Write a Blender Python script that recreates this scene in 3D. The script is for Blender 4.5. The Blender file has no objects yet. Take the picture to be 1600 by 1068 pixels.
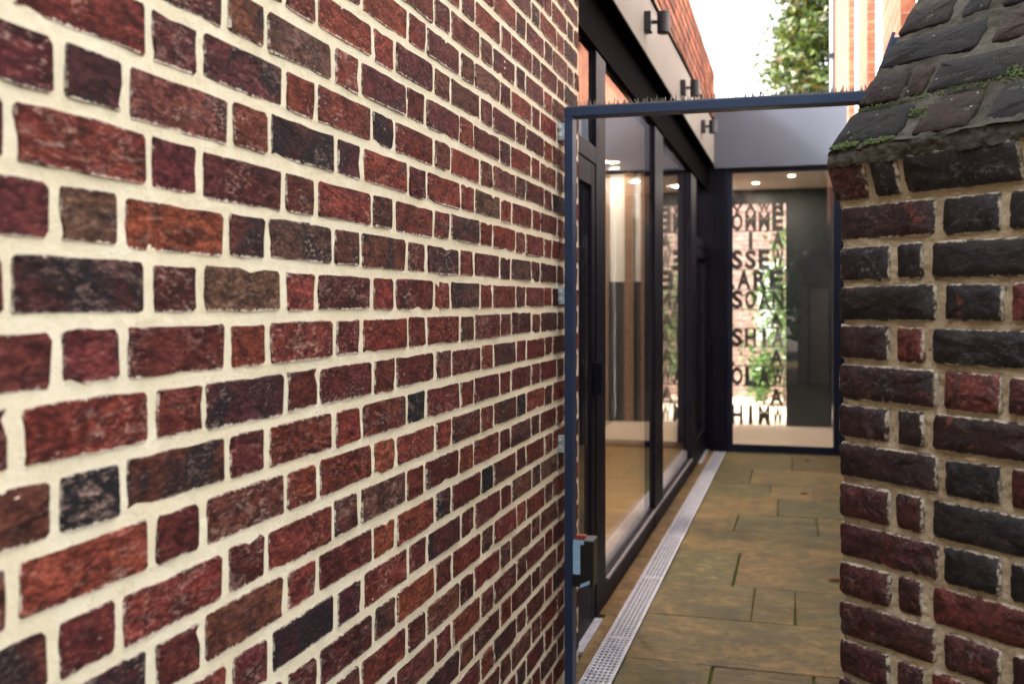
import bpy, math, random
import numpy as np
from mathutils import Vector, Matrix
random.seed(7)
rng = np.random.default_rng(7)
scene = bpy.context.scene
col = scene.collection

# ------------------------------------------------------------------ camera
F_PX, CX, YH = 1556.0, 800.0, 473.0          # focal length in photo pixels, centre column, horizon row
TH = math.atan((1238 - CX) / F_PX)           # the view turns this far left of the passage axis (+Y)
H = 1.33                                     # eye height
cth, sth = math.cos(TH), math.sin(TH)
cam_d = bpy.data.cameras.new('camera')
cam_d.sensor_width = 36.0
cam_d.lens = F_PX / 1600 * 36
cam_d.shift_y = -(534 - YH) / 1600
cam_d.clip_start = 0.05
cam_d.clip_end = 2000
cam_d.dof.use_dof = True
cam_d.dof.focus_distance = 2.3
cam_d.dof.aperture_fstop = 4.2
cam = bpy.data.objects.new('camera', cam_d)
cam.location = (0, 0, H)
cam.rotation_euler = (math.pi / 2, 0, TH)
col.objects.link(cam)
scene.camera = cam

# ------------------------------------------------------------------ sky and sun
SUN_EL, SUN_AZ = math.radians(40), math.radians(262)     # azimuth clockwise from +Y: low over the left-hand roofs
world = bpy.data.worlds.new('World')
scene.world = world
world.use_nodes = True
wn = world.node_tree.nodes
wl = world.node_tree.links
wn.clear()
sky = wn.new('ShaderNodeTexSky')
sky.sky_type = 'NISHITA'
sky.sun_disc = False
sky.sun_elevation = SUN_EL
sky.sun_rotation = SUN_AZ
sky.air_density = 1.0
sky.dust_density = 4.0
sky.ozone_density = 1.0
hs = wn.new('ShaderNodeHueSaturation')
hs.inputs['Saturation'].default_value = 0.22             # thin bright cloud: almost white
bg = wn.new('ShaderNodeBackground')
bg.inputs['Strength'].default_value = 0.15
wo = wn.new('ShaderNodeOutputWorld')
wl.new(sky.outputs[0], hs.inputs['Color'])
wl.new(hs.outputs[0], bg.inputs['Color'])
wl.new(bg.outputs[0], wo.inputs['Surface'])
sun_d = bpy.data.lights.new('sun', 'SUN')
sun_d.energy = 2.2
sun_d.angle = math.radians(3)
sun_d.color = (1.0, 0.94, 0.85)
sun = bpy.data.objects.new('sun', sun_d)
sdir = Vector((math.sin(SUN_AZ) * math.cos(SUN_EL), math.cos(SUN_AZ) * math.cos(SUN_EL), math.sin(SUN_EL)))
sun.rotation_euler = sdir.to_track_quat('Z', 'Y').to_euler()
sun.location = (-6, -2, 12)
col.objects.link(sun)
vs = scene.view_settings
vs.view_transform = 'Standard'
vs.look = 'None'
vs.exposure = 3.3
vs.gamma = 1.0
vs.use_curve_mapping = False
scene.cycles.use_denoising = True
scene.cycles.max_bounces = 10
scene.cycles.transparent_max_bounces = 24

# ------------------------------------------------------------------ helpers
RV = Vector((cth, sth, 0))
FV = Vector((-sth, cth, 0))
CAM = Vector((0, 0, H))

def ray(px, py):
    return FV + RV * ((px - CX) / F_PX) + Vector((0, 0, (YH - py) / F_PX))

def on_x(px, py, X):
    d = ray(px, py)
    return CAM + d * (X / d.x)

def on_y(px, py, Y):
    d = ray(px, py)
    return CAM + d * (Y / d.y)

def at_z(px, py, Z):
    return CAM + ray(px, py) * Z

SLOPE = 0.0148
def gz(y):
    return -SLOPE * y

def tag(o, label=None, cat=None, group=None, kind=None):
    if label: o['label'] = label
    if cat: o['category'] = cat
    if group: o['group'] = group
    if kind: o['kind'] = kind
    return o

def empty(name, loc=(0, 0, 0), label=None, cat=None, group=None, kind=None):
    o = bpy.data.objects.new(name, None)
    o.empty_display_size = 0.1
    o.location = loc
    col.objects.link(o)
    return tag(o, label, cat, group, kind)

def link(name, me, mat=None, parent=None, loc=None):
    o = bpy.data.objects.new(name, me)
    col.objects.link(o)
    if mat is not None and not me.materials:
        me.materials.append(mat)
    if loc is not None:
        o.location = loc
    if parent is not None:
        o.parent = parent
        o.matrix_parent_inverse = Matrix.Translation(-parent.location)
    return o

class MB:
    """collects simple solids into one mesh"""
    def __init__(s):
        s.v, s.f = [], []
    def add(s, vs_, fs_):
        b = len(s.v)
        s.v += [tuple(p) for p in vs_]
        s.f += [tuple(b + i for i in f) for f in fs_]
        return s
    def box(s, x0, x1, y0, y1, z0, z1):
        return s.hexa([(x0, y0, z0), (x1, y0, z0), (x1, y1, z0), (x0, y1, z0), (x0, y0, z1), (x1, y0, z1), (x1, y1, z1), (x0, y1, z1)])
    def hexa(s, p):
        return s.add(p, [(0, 3, 2, 1), (4, 5, 6, 7), (0, 1, 5, 4), (1, 2, 6, 5), (2, 3, 7, 6), (3, 0, 4, 7)])
    def prism(s, poly, a, b):
        """poly in the XY sense mapped by function a(p), b(p) to the two ends"""
        n = len(poly)
        vs_ = [a(p) for p in poly] + [b(p) for p in poly]
        fs_ = [tuple(range(n - 1, -1, -1)), tuple(range(n, 2 * n))] + [(i, (i + 1) % n, n + (i + 1) % n, n + i) for i in range(n)]
        return s.add(vs_, fs_)
    def tube(s, p0, p1, r0, r1=None, n=12):
        r1 = r0 if r1 is None else r1
        p0, p1 = Vector(p0), Vector(p1)
        q = (p1 - p0).to_track_quat('Z', 'Y')
        ring = [Vector((math.cos(2 * math.pi * i / n), math.sin(2 * math.pi * i / n), 0)) for i in range(n)]
        vs_ = [p0 + q @ (c * r0) for c in ring] + [p1 + q @ (c * r1) for c in ring]
        fs_ = [tuple(range(n - 1, -1, -1)), tuple(range(n, 2 * n))] + [(i, (i + 1) % n, n + (i + 1) % n, n + i) for i in range(n)]
        return s.add(vs_, fs_)
    def mesh(s, name):
        me = bpy.data.meshes.new(name)
        me.from_pydata(s.v, [], s.f)
        me.update()
        return me
    def build(s, name, mat, parent=None, bevel=0.0, smooth=False):
        me = s.mesh(name)
        if smooth:
            for p in me.polygons: p.use_smooth = True
        o = link(name, me, mat, parent)
        if bevel:
            m = o.modifiers.new('bevel', 'BEVEL')
            m.width = bevel
            m.segments = 2
            m.limit_method = 'ANGLE'
        return o

def vnoise(u, v, cell, seed):
    """smooth value noise on arrays u, v (metres)"""
    r = np.random.default_rng(seed)
    tab = r.random((256, 256))
    a, b = u / cell, v / cell
    i, j = np.floor(a).astype(int), np.floor(b).astype(int)
    fa, fb = a - i, b - j
    fa, fb = fa * fa * (3 - 2 * fa), fb * fb * (3 - 2 * fb)
    i0, j0, i1, j1 = i % 256, j % 256, (i + 1) % 256, (j + 1) % 256
    return (tab[i0, j0] * (1 - fa) * (1 - fb) + tab[i1, j0] * fa * (1 - fb) + tab[i0, j1] * (1 - fa) * fb + tab[i1, j1] * fa * fb) * 2 - 1

# ------------------------------------------------------------------ materials
class NT:
    def __init__(s, name):
        s.m = bpy.data.materials.new(name)
        s.m.use_nodes = True
        s.t = s.m.node_tree
        s.t.nodes.clear()
        s.out = s.n('ShaderNodeOutputMaterial')
        s.b = s.n('ShaderNodeBsdfPrincipled')
        s.l(s.b.outputs[0], s.out.inputs[0])
    def n(s, typ, **kw):
        nd = s.t.nodes.new(typ)
        for k, v in kw.items(): setattr(nd, k, v)
        return nd
    def l(s, a, b):
        s.t.links.new(a, b)
    def val(s, inp, v):
        if hasattr(v, 'is_output') or hasattr(v, 'links'):
            s.l(v, inp)
        else:
            inp.default_value = v
    def math(s, op, a, b=0.0, c=0.0, clamp=False):
        nd = s.n('ShaderNodeMath', operation=op, use_clamp=clamp)
        s.val(nd.inputs[0], a); s.val(nd.inputs[1], b); s.val(nd.inputs[2], c)
        return nd.outputs[0]
    def vmath(s, op, a, b=(0, 0, 0)):
        nd = s.n('ShaderNodeVectorMath', operation=op)
        s.val(nd.inputs[0], a); s.val(nd.inputs[1], b)
        return nd.outputs[0]
    def noise(s, vec, scale, detail=4, rough=0.55, dist=0.0):
        nd = s.n('ShaderNodeTexNoise')
        if vec is not None: s.l(vec, nd.inputs['Vector'])
        nd.inputs['Scale'].default_value = scale
        nd.inputs['Detail'].default_value = detail
        nd.inputs['Roughness'].default_value = rough
        nd.inputs['Distortion'].default_value = dist
        return nd.outputs[0]
    def ramp(s, fac, lo, hi):
        nd = s.n('ShaderNodeMapRange', interpolation_type='SMOOTHSTEP')
        s.val(nd.inputs[0], fac)
        s.val(nd.inputs[1], lo); s.val(nd.inputs[2], hi)
        return nd.outputs[0]
    def mix(s, fac, a, b, blend='MIX'):
        nd = s.n('ShaderNodeMix', data_type='RGBA', blend_type=blend)
        s.val(nd.inputs[0], fac)
        for i, c in ((6, a), (7, b)):
            if isinstance(c, tuple): nd.inputs[i].default_value = c if len(c) == 4 else (*c, 1)
            else: s.l(c, nd.inputs[i])
        return nd.outputs[2]
    def attr(s, name, typ='GEOMETRY'):
        return s.n('ShaderNodeAttribute', attribute_name=name, attribute_type=typ)
    def bump(s, h, strength=0.5, dist=0.002):
        nd = s.n('ShaderNodeBump')
        nd.inputs['Strength'].default_value = strength
        nd.inputs['Distance'].default_value = dist
        s.l(h, nd.inputs['Height'])
        s.l(nd.outputs[0], s.b.inputs['Normal'])
    def pos(s):
        return s.n('ShaderNodeNewGeometry').outputs['Position']
    def set(s, base=None, rough=None, metal=None, spec=None):
        if base is not None:
            if isinstance(base, tuple): s.b.inputs['Base Color'].default_value = (*base, 1)
            else: s.l(base, s.b.inputs['Base Color'])
        if rough is not None: s.val(s.b.inputs['Roughness'], rough)
        if metal is not None: s.b.inputs['Metallic'].default_value = metal
        if spec is not None: s.b.inputs['Specular IOR Level'].default_value = spec
        return s.m

def brick_mat(name, per_object, pier=False):
    """worn facing brick; colour per brick from the object (or a mesh attribute for the joined far ones)"""
    t = NT(name)
    if per_object:
        oi = t.n('ShaderNodeObjectInfo')
        tint, seed, dark = oi.outputs['Color'], oi.outputs['Random'], oi.outputs['Alpha']
    else:
        a = t.attr('tint')
        tint, dark = a.outputs['Color'], a.outputs['Alpha']
        seed = t.attr('seed').outputs['Fac']
    loc = t.attr('loc').outputs['Vector']
    half = t.attr('half').outputs['Vector']
    off = t.n('ShaderNodeCombineXYZ')
    t.l(t.math('MULTIPLY', seed, 91.0), off.inputs[0])
    t.l(t.math('MULTIPLY', seed, 37.0), off.inputs[1])
    t.l(t.math('MULTIPLY', seed, 53.0), off.inputs[2])
    P = t.vmath('ADD', loc, off.outputs[0])
    # diagonal streaks: squash a rotated copy of the coordinates
    mp = t.n('ShaderNodeMapping')
    t.l(P, mp.inputs['Vector'])
    mp.inputs['Rotation'].default_value = (0, 0.9, 0)
    mp.inputs['Scale'].default_value = (0.6, 1, 1.5) if not pier else (0.85, 1, 1.15)
    PS = mp.outputs[0]
    big = t.noise(P, 13, 3, 0.55, 0.6)
    mid = t.noise(PS, 34, 6, 0.68, 0.8)
    fine = t.noise(PS, 120, 6, 0.72)
    grain = t.noise(P, 520, 3, 0.7)
    c = t.mix(t.ramp(mid, 0.34, 0.66), t.mix(1.0, tint, (0.36, 0.30, 0.34), 'MULTIPLY'), t.mix(1.0, tint, (1.55, 1.55, 1.5), 'MULTIPLY'))
    c = t.mix(1.0, c, t.mix(t.ramp(fine, 0.34, 0.66), (0.50, 0.46, 0.46), (1.62, 1.62, 1.6)), 'MULTIPLY')
    # burnt, near-black areas
    thr = t.math('SUBTRACT', 0.82, t.math('MULTIPLY', dark, 0.62))
    dk = t.ramp(t.math('ADD', t.math('MULTIPLY', big, 0.8), t.math('MULTIPLY', mid, 0.2)), thr, t.math('ADD', thr, 0.14))
    c = t.mix(t.math('MULTIPLY', dk, 0.92), c, (0.0075, 0.0065, 0.0085) if not pier else (0.009, 0.007, 0.010))
    # pale lime bloom and scuffs
    sc = t.ramp(t.math('ADD', t.math('MULTIPLY', fine, 0.65), t.math('MULTIPLY', big, 0.35)), 0.54, 0.665)
    sc2 = t.ramp(t.noise(off.outputs[0], 3.1, 0), 0.25, 0.75)
    c = t.mix(t.math('MULTIPLY', sc, t.math('MULTIPLY_ADD', sc2, 0.75 if not pier else 0.42, 0.18 if not pier else 0.03)), c, (0.34, 0.215, 0.17) if not pier else (0.22, 0.21, 0.24))
    # broad chalky smears of old limewash on some of the bricks
    ch = t.ramp(t.math('ADD', t.math('MULTIPLY', t.noise(PS, 24, 6, 0.74, 1.0), 0.7), t.math('MULTIPLY', fine, 0.3)), 0.50, 0.70)
    on = t.ramp(t.noise(off.outputs[0], 5.3, 0), 0.40, 0.68)
    c = t.mix(t.math('MULTIPLY', t.math('MULTIPLY', ch, on), 0.62 if not pier else 0.22), c, (0.40, 0.27, 0.22) if not pier else (0.25, 0.22, 0.22))
    # dark grain and pits
    pit = t.ramp(t.noise(P, 190, 4, 0.7), 0.36, 0.28)
    c = t.mix(t.math('MULTIPLY', pit, 0.75), c, (0.012, 0.009, 0.008))
    c = t.mix(t.math('MULTIPLY', t.ramp(grain, 0.52, 0.75), 0.35), c, t.mix(1.0, c, (2.0, 1.8, 1.7), 'MULTIPLY'))
    if pier:
        # where the dark skin has spalled the red body shows
        sp = t.ramp(t.noise(P, 21, 5, 0.65, 0.5), 0.62, 0.66)
        c = t.mix(t.math('MULTIPLY', sp, 0.85), c, t.mix(fine, (0.05, 0.010, 0.008), (0.20, 0.050, 0.036)))
    # lime smeared over the arrises
    sx = t.n('ShaderNodeSeparateXYZ'); t.l(t.vmath('SUBTRACT', half, t.vmath('ABSOLUTE', loc)), sx.inputs[0])
    e = t.math('MINIMUM', sx.outputs[0], sx.outputs[2])
    e = t.math('ADD', e, t.math('MULTIPLY', t.math('SUBTRACT', t.noise(P, 95, 5, 0.7), 0.5), 0.016))
    sm = t.math('MULTIPLY', t.ramp(e, 0.0042 if not pier else 0.0040, 0.0006), t.ramp(t.noise(P, 42, 4, 0.7), 0.36, 0.56))
    c = t.mix(t.math('MULTIPLY', sm, 0.82), c, (0.66, 0.58, 0.48) if not pier else (0.52, 0.45, 0.35))
    t.set(c, t.math('MULTIPLY_ADD', fine, 0.35, 0.62 if not pier else 0.30), spec=0.15 if not pier else 0.40)
    h = t.math('ADD', t.math('MULTIPLY', mid, 1.0), t.math('MULTIPLY', fine, 0.55))
    h = t.math('ADD', h, t.math('MULTIPLY', grain, 0.16))
    h = t.math('SUBTRACT', h, t.math('MULTIPLY', pit, 0.5))
    t.bump(h, 0.9, 0.0055 if not pier else 0.0042)
    return t.m

def mortar_mat(name, a, b, dirt, grain_scale=330):
    t = NT(name)
    p = t.pos()
    n1 = t.noise(p, 9, 5, 0.6)
    n2 = t.noise(p, 60, 6, 0.7)
    n3 = t.noise(p, grain_scale, 4, 0.75)
    c = t.mix(t.ramp(n1, 0.3, 0.7), a, b)
    c = t.mix(t.math('MULTIPLY', t.ramp(n2, 0.56, 0.75), 0.45), c, dirt)
    c = t.mix(t.math('MULTIPLY', t.ramp(n3, 0.60, 0.72), 0.4), c, tuple(x * 0.45 for x in dirt))
    c = t.mix(t.math('MULTIPLY', t.ramp(n3, 0.42, 0.28), 0.35), c, tuple(min(0.8, x * 1.3) for x in a))
    t.set(c, 0.92, spec=0.2)
    t.bump(t.math('ADD', t.math('MULTIPLY', n2, 1.0), t.math('MULTIPLY', n3, 0.7)), 1.0, 0.006)
    return t.m

def plain(name, base, rough=0.5, metal=0.0, spec=0.5, var=0.12, scale=14, bump=0.0):
    t = NT(name)
    p = t.pos()
    n = t.noise(p, scale, 6, 0.65)
    c = t.mix(t.ramp(n, 0.3, 0.7), tuple(x * (1 - var) for x in base), tuple(min(1, x * (1 + var)) for x in base))
    t.set(c, t.math('MULTIPLY_ADD', n, 0.2, rough - 0.1), metal, spec)
    if bump: t.bump(t.noise(p, scale * 14, 4, 0.6), bump, 0.003)
    return t.m

def glass_mat(name, haze=0.0, tint=(1, 1, 1), ior=1.5):
    t = NT(name)
    t.t.nodes.remove(t.b)
    fr = t.n('ShaderNodeFresnel'); geo = t.n('ShaderNodeNewGeometry')
    # the node inverts the index on back faces; feed 1/ior there so both faces of the pane act as air to glass
    t.l(t.math('ADD', ior, t.math('MULTIPLY', geo.outputs['Backfacing'], 1 / ior - ior)), fr.inputs[0])
    tr = t.n('ShaderNodeBsdfTransparent'); tr.inputs[0].default_value = (*tint, 1)
    gl = t.n('ShaderNodeBsdfGlossy'); gl.inputs['Roughness'].default_value = 0.0
    gl.inputs[0].default_value = (1, 1, 1, 1)
    base = tr.outputs[0]
    if haze:
        df = t.n('ShaderNodeBsdfDiffuse'); df.inputs[0].default_value = (0.75, 0.74, 0.8, 1)
        mh = t.n('ShaderNodeMixShader')
        t.l(t.math('MULTIPLY', t.noise(t.pos(), 5, 5, 0.6), haze * 2), mh.inputs[0])
        t.l(base, mh.inputs[1]); t.l(df.outputs[0], mh.inputs[2])
        base = mh.outputs[0]
    mx = t.n('ShaderNodeMixShader')
    t.l(fr.outputs[0], mx.inputs[0])
    t.l(base, mx.inputs[1]); t.l(gl.outputs[0], mx.inputs[2])
    t.l(mx.outputs[0], t.out.inputs[0])
    return t.m

def tinted(name, rough=0.8, spec=0.3, scale=20, var=0.3, bump=0.4, dist=0.004):
    """colour from the object's own colour, broken up by noise"""
    t = NT(name)
    oi = t.n('ShaderNodeObjectInfo')
    p = t.vmath('ADD', t.pos(), t.vmath('MULTIPLY', oi.outputs['Color'], (7, 13, 19)))
    n = t.noise(p, scale, 6, 0.65); f = t.noise(p, scale * 9, 4, 0.7)
    c = t.mix(t.ramp(n, 0.3, 0.7), t.mix(1.0, oi.outputs['Color'], (1 - var,) * 3, 'MULTIPLY'), t.mix(1.0, oi.outputs['Color'], (1 + var,) * 3, 'MULTIPLY'))
    t.set(c, rough, spec=spec)
    t.bump(t.math('ADD', n, t.math('MULTIPLY', f, 0.4)), bump, dist)
    return t.m

M = {}
M['brick'] = brick_mat('worn_red_brick', True)
M['brick_far'] = brick_mat('worn_red_brick_far', False)
M['pier_brick'] = brick_mat('dark_engineering_brick', True, True)
M['mortar'] = mortar_mat('cream_lime_mortar', (0.82, 0.735, 0.55), (0.76, 0.66, 0.46), (0.55, 0.43, 0.27))
M['pier_mortar'] = mortar_mat('sandy_weathered_mortar', (0.52, 0.42, 0.30), (0.38, 0.295, 0.20), (0.12, 0.085, 0.05), 220)
M['lichen_mortar'] = mortar_mat('lichened_grey_mortar', (0.090, 0.082, 0.066), (0.032, 0.029, 0.022), (0.014, 0.014, 0.008), 180)
M['navy'] = plain('navy_powder_coat', (0.016, 0.032, 0.076), 0.42, 0, 0.4, 0.10, 9)
M['black_frame'] = plain('near_black_window_frame', (0.0058, 0.0058, 0.0125), 0.5, 0, 0.08, 0.15, 6)
M['door_navy'] = plain('dark_navy_door_frame', (0.007, 0.0095, 0.022), 0.5, 0, 0.15, 0.15, 6)
M['dark_beam'] = plain('black_brown_header', (0.0026, 0.0020, 0.0026), 0.85, 0, 0.01, 0.2, 4)
M['fascia'] = plain('cream_rendered_fascia', (0.150, 0.136, 0.118), 0.75, 0, 0.3, 0.07, 2.5)
M['grey_fascia'] = plain('lilac_grey_fascia', (0.058, 0.066, 0.090), 0.6, 0, 0.4, 0.06, 2)
M['galv'] = plain('galvanised_steel', (0.50, 0.50, 0.56), 0.42, 0.35, 0.5, 0.2, 30)
M['grey_metal'] = plain('grey_metal_sill', (0.13, 0.115, 0.125), 0.5, 0.1, 0.4, 0.2, 20)
M['zinc'] = plain('zinc_bracket', (0.50, 0.56, 0.60), 0.4, 0.6, 0.5, 0.2, 60)
M['lamp_black'] = plain('black_lamp_metal', (0.0055, 0.0060, 0.0105), 0.5, 0, 0.5, 0.1, 30)
M['spike'] = plain('weathered_spike_plastic', (0.11, 0.10, 0.09), 0.5, 0, 0.4, 0.4, 60)
M['white'] = plain('white_painted_panel', (0.80, 0.79, 0.77), 0.55, 0, 0.4, 0.05, 1.5)
M['off_white'] = plain('pale_wall_paint', (0.62, 0.60, 0.60), 0.8, 0, 0.3, 0.06, 1.2)
M['ceiling'] = plain('pale_ceiling_paint', (0.66, 0.62, 0.60), 0.85, 0, 0.2, 0.04, 1.2)
M['room_floor'] = plain('timber_floor_reflected_gold', (0.22, 0.125, 0.045), 0.45, 0, 0.4, 0.15, 5)  # golden paving reflected in the glass is put into this floor colour
M['floor'] = plain('pale_timber_floor', (0.50, 0.40, 0.30), 0.45, 0, 0.4, 0.12, 6)
M['tan_brick'] = plain('warm_plastered_pier', (0.30, 0.19, 0.12), 0.8, 0, 0.3, 0.25, 22, 0.4)
M['reflect_cover'] = plain('dark_reflection_cover', (0.030, 0.022, 0.018), 0.9, 0, 0.1, 0.12, 2)  # near-black, so the panes opposite mirror little brightness
M['dark_wall'] = plain('dark_panelled_wall', (0.045, 0.040, 0.040), 0.6, 0, 0.4, 0.3, 3)
M['teal'] = plain('dark_teal_panel', (0.008, 0.014, 0.021), 0.4, 0, 0.5, 0.35, 3)
M['letter'] = plain('black_cut_steel', (0.030, 0.030, 0.034), 0.5, 0.3, 0.5, 0.2, 20)
M['glass'] = glass_mat('window_glass')
M['soil'] = plain('grey_brown_ground', (0.13, 0.11, 0.08), 0.95, 0, 0.2, 0.3, 1.5, 0.5)
M['joint'] = plain('mossy_joint_filling', (0.055, 0.072, 0.010), 0.95, 0, 0.2, 0.5, 30, 0.6)
M['trunk'] = plain('grey_bark', (0.10, 0.08, 0.06), 0.9, 0, 0.2, 0.3, 12, 0.6)
M['dead_leaf'] = plain('brown_dead_leaf', (0.10, 0.030, 0.012), 0.8, 0, 0.3, 0.4, 60)
M['film'] = plain('pale_blue_film', (0.32, 0.50, 0.68), 0.35, 0, 0.5, 0.15, 60)
M['red'] = plain('red_brown_rubber', (0.25, 0.045, 0.03), 0.6, 0, 0.4, 0.3, 90)
M['black_plastic'] = plain('black_plastic', (0.008, 0.008, 0.010), 0.35, 0, 0.5, 0.2, 30)
M['pipe'] = plain('grey_downpipe', (0.055, 0.058, 0.065), 0.5, 0, 0.5, 0.1, 6)
M['orange_brick'] = tinted('orange_parapet_brick', 0.85, 0.2, 30, 0.35, 0.5)
M['pink_mortar'] = mortar_mat('pinkish_mortar', (0.34, 0.22, 0.15), (0.28, 0.17, 0.11), (0.16, 0.10, 0.06))

def far_brick_mat(name, c1, c2, cm, flip):
    t = NT(name)
    sx = t.n('ShaderNodeSeparateXYZ'); t.l(t.pos(), sx.inputs[0])
    cb = t.n('ShaderNodeCombineXYZ')
    t.l(sx.outputs[1 if flip else 0], cb.inputs[0]); t.l(sx.outputs[2], cb.inputs[1])
    br = t.n('ShaderNodeTexBrick')
    t.l(cb.outputs[0], br.inputs['Vector'])
    br.inputs['Scale'].default_value = 1.0
    br.inputs['Brick Width'].default_value = 0.225
    br.inputs['Row Height'].default_value = 0.078
    br.inputs['Mortar Size'].default_value = 0.006
    br.inputs['Color1'].default_value = (*c1, 1); br.inputs['Color2'].default_value = (*c2, 1); br.inputs['Mortar'].default_value = (*cm, 1)
    c = t.mix(t.ramp(t.noise(t.pos(), 12, 5, 0.65), 0.35, 0.7), br.outputs[0], t.mix(1.0, br.outputs[0], (0.6, 0.55, 0.55), 'MULTIPLY'))
    t.set(c, 0.9, spec=0.2)
    t.bump(br.outputs['Fac'], -0.4, 0.006)
    return t.m
M['tower_brick'] = far_brick_mat('orange_tower_brick', (0.20, 0.072, 0.040), (0.16, 0.053, 0.029), (0.23, 0.115, 0.070), True)  # the building's own orange brick
M['court_brick'] = far_brick_mat('pale_pink_brick', (0.40, 0.27, 0.22), (0.33, 0.20, 0.16), (0.46, 0.39, 0.34), False)

def slab_mat():
    t = NT('mossy_sandstone_slab')
    oi = t.n('ShaderNodeObjectInfo')
    p = t.pos()
    q = t.vmath('ADD', p, t.vmath('MULTIPLY', oi.outputs['Color'], (31, 57, 11)))
    n1 = t.noise(p, 1.5, 6, 0.66, 0.4); n2 = t.noise(q, 17, 6, 0.68); n3 = t.noise(q, 120, 5, 0.7)
    c = t.mix(t.ramp(n2, 0.32, 0.68), t.mix(1.0, oi.outputs['Color'], (0.50, 0.50, 0.45), 'MULTIPLY'), t.mix(1.0, oi.outputs['Color'], (1.5, 1.45, 1.4), 'MULTIPLY'))
    c = t.mix(t.math('MULTIPLY', t.ramp(n1, 0.47, 0.62), 0.58), c, (0.045, 0.040, 0.009))
    c = t.mix(t.math('MULTIPLY', t.ramp(t.noise(t.vmath('MULTIPLY', q, (0.45, 1.5, 1)), 26, 7, 0.78), 0.53, 0.66), 0.75), c, (0.19, 0.145, 0.085))
    c = t.mix(1.0, c, t.mix(t.ramp(t.noise(p, 5.5, 7, 0.72, 0.5), 0.36, 0.64), (0.74, 0.76, 0.74), (1.26, 1.24, 1.2)), 'MULTIPLY')
    c = t.mix(t.math('MULTIPLY', t.ramp(n3, 0.60, 0.74), 0.5), c, (0.05, 0.038, 0.018))
    t.set(c, t.math('MULTIPLY_ADD', n2, 0.4, 0.45), spec=0.35)
    t.bump(t.math('ADD', n2, t.math('MULTIPLY', n3, 0.35)), 0.6, 0.005)
    return t.m
M['slab'] = slab_mat()

def slope_brick_mat():
    t = NT('lichened_coping_brick')
    oi = t.n('ShaderNodeObjectInfo')
    p = t.pos()
    n1 = t.noise(p, 14, 5, 0.6); n2 = t.noise(p, 70, 6, 0.7); n3 = t.noise(p, 300, 4, 0.7)
    c = t.mix(t.ramp(n2, 0.3, 0.7), t.mix(1.0, oi.outputs['Color'], (0.55, 0.55, 0.55), 'MULTIPLY'), t.mix(1.0, oi.outputs['Color'], (1.5, 1.5, 1.5), 'MULTIPLY'))
    c = t.mix(t.math('MULTIPLY', t.ramp(t.noise(p, 26, 6, 0.7), 0.60, 0.70), 0.7), c, (0.035, 0.050, 0.010))
    c = t.mix(t.math('MULTIPLY', t.ramp(t.noise(p, 42, 5, 0.7), 0.66, 0.70), 0.9), c, (0.34, 0.36, 0.33))
    c = t.mix(t.math('MULTIPLY', t.ramp(n3, 0.6, 0.72), 0.40), c, (0.10, 0.095, 0.085))
    t.set(c, 0.85, spec=0.3)
    t.bump(t.math('ADD', n2, t.math('MULTIPLY', n3, 0.4)), 0.9, 0.005)
    return t.m
M['slope_brick'] = slope_brick_mat()

def leaf_mat(name, cols, trans=0.25):
    t = NT(name)
    r = t.n('ShaderNodeNewGeometry').outputs['Random Per Island']
    cr = t.n('ShaderNodeValToRGB')
    t.l(r, cr.inputs[0])
    cr.color_ramp.interpolation = 'CONSTANT'
    el = cr.color_ramp.elements
    el[0].position = 0; el[0].color = (*cols[0][1], 1)
    el[1].position = cols[1][0]; el[1].color = (*cols[1][1], 1)
    for ps, cc in cols[2:]:
        x = el.new(ps); x.color = (*cc, 1)
    t.set(cr.outputs[0], 0.45, spec=0.5)
    t.b.inputs['Transmission Weight'].default_value = 0
    tl = t.n('ShaderNodeBsdfTranslucent'); t.l(cr.outputs[0], tl.inputs[0])
    mx = t.n('ShaderNodeMixShader'); mx.inputs[0].default_value = trans
    t.l(t.b.outputs[0], mx.inputs[1]); t.l(tl.outputs[0], mx.inputs[2]); t.l(mx.outputs[0], t.out.inputs[0])
    return t.m
M['leaf'] = leaf_mat('glossy_tree_leaf', [(0, (0.055, 0.085, 0.012)), (0.35, (0.085, 0.115, 0.017)), (0.64, (0.025, 0.045, 0.010)), (0.84, (0.090, 0.050, 0.012)), (0.93, (0.14, 0.115, 0.022))], 0.3)
M['shrub'] = leaf_mat('green_shrub_leaf', [(0, (0.05, 0.11, 0.02)), (0.5, (0.08, 0.15, 0.03)), (0.8, (0.03, 0.07, 0.02))], 0.3)
M['moss'] = leaf_mat('green_moss', [(0, (0.030, 0.055, 0.005)), (0.4, (0.055, 0.085, 0.008)), (0.7, (0.018, 0.028, 0.005)), (0.88, (0.040, 0.034, 0.010))], 0.1)
M['moss'].node_tree.nodes['Principled BSDF'].inputs['Roughness'].default_value = 0.95

def glow_mat(name, colr, s):
    t = NT(name)
    t.b.inputs['Emission Color'].default_value = (*colr, 1)
    t.b.inputs['Emission Strength'].default_value = s
    return t.set((0.8, 0.7, 0.5), 0.5)
M['glow'] = glow_mat('lit_downlight', (1.0, 0.74, 0.44), 2.2)

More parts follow.
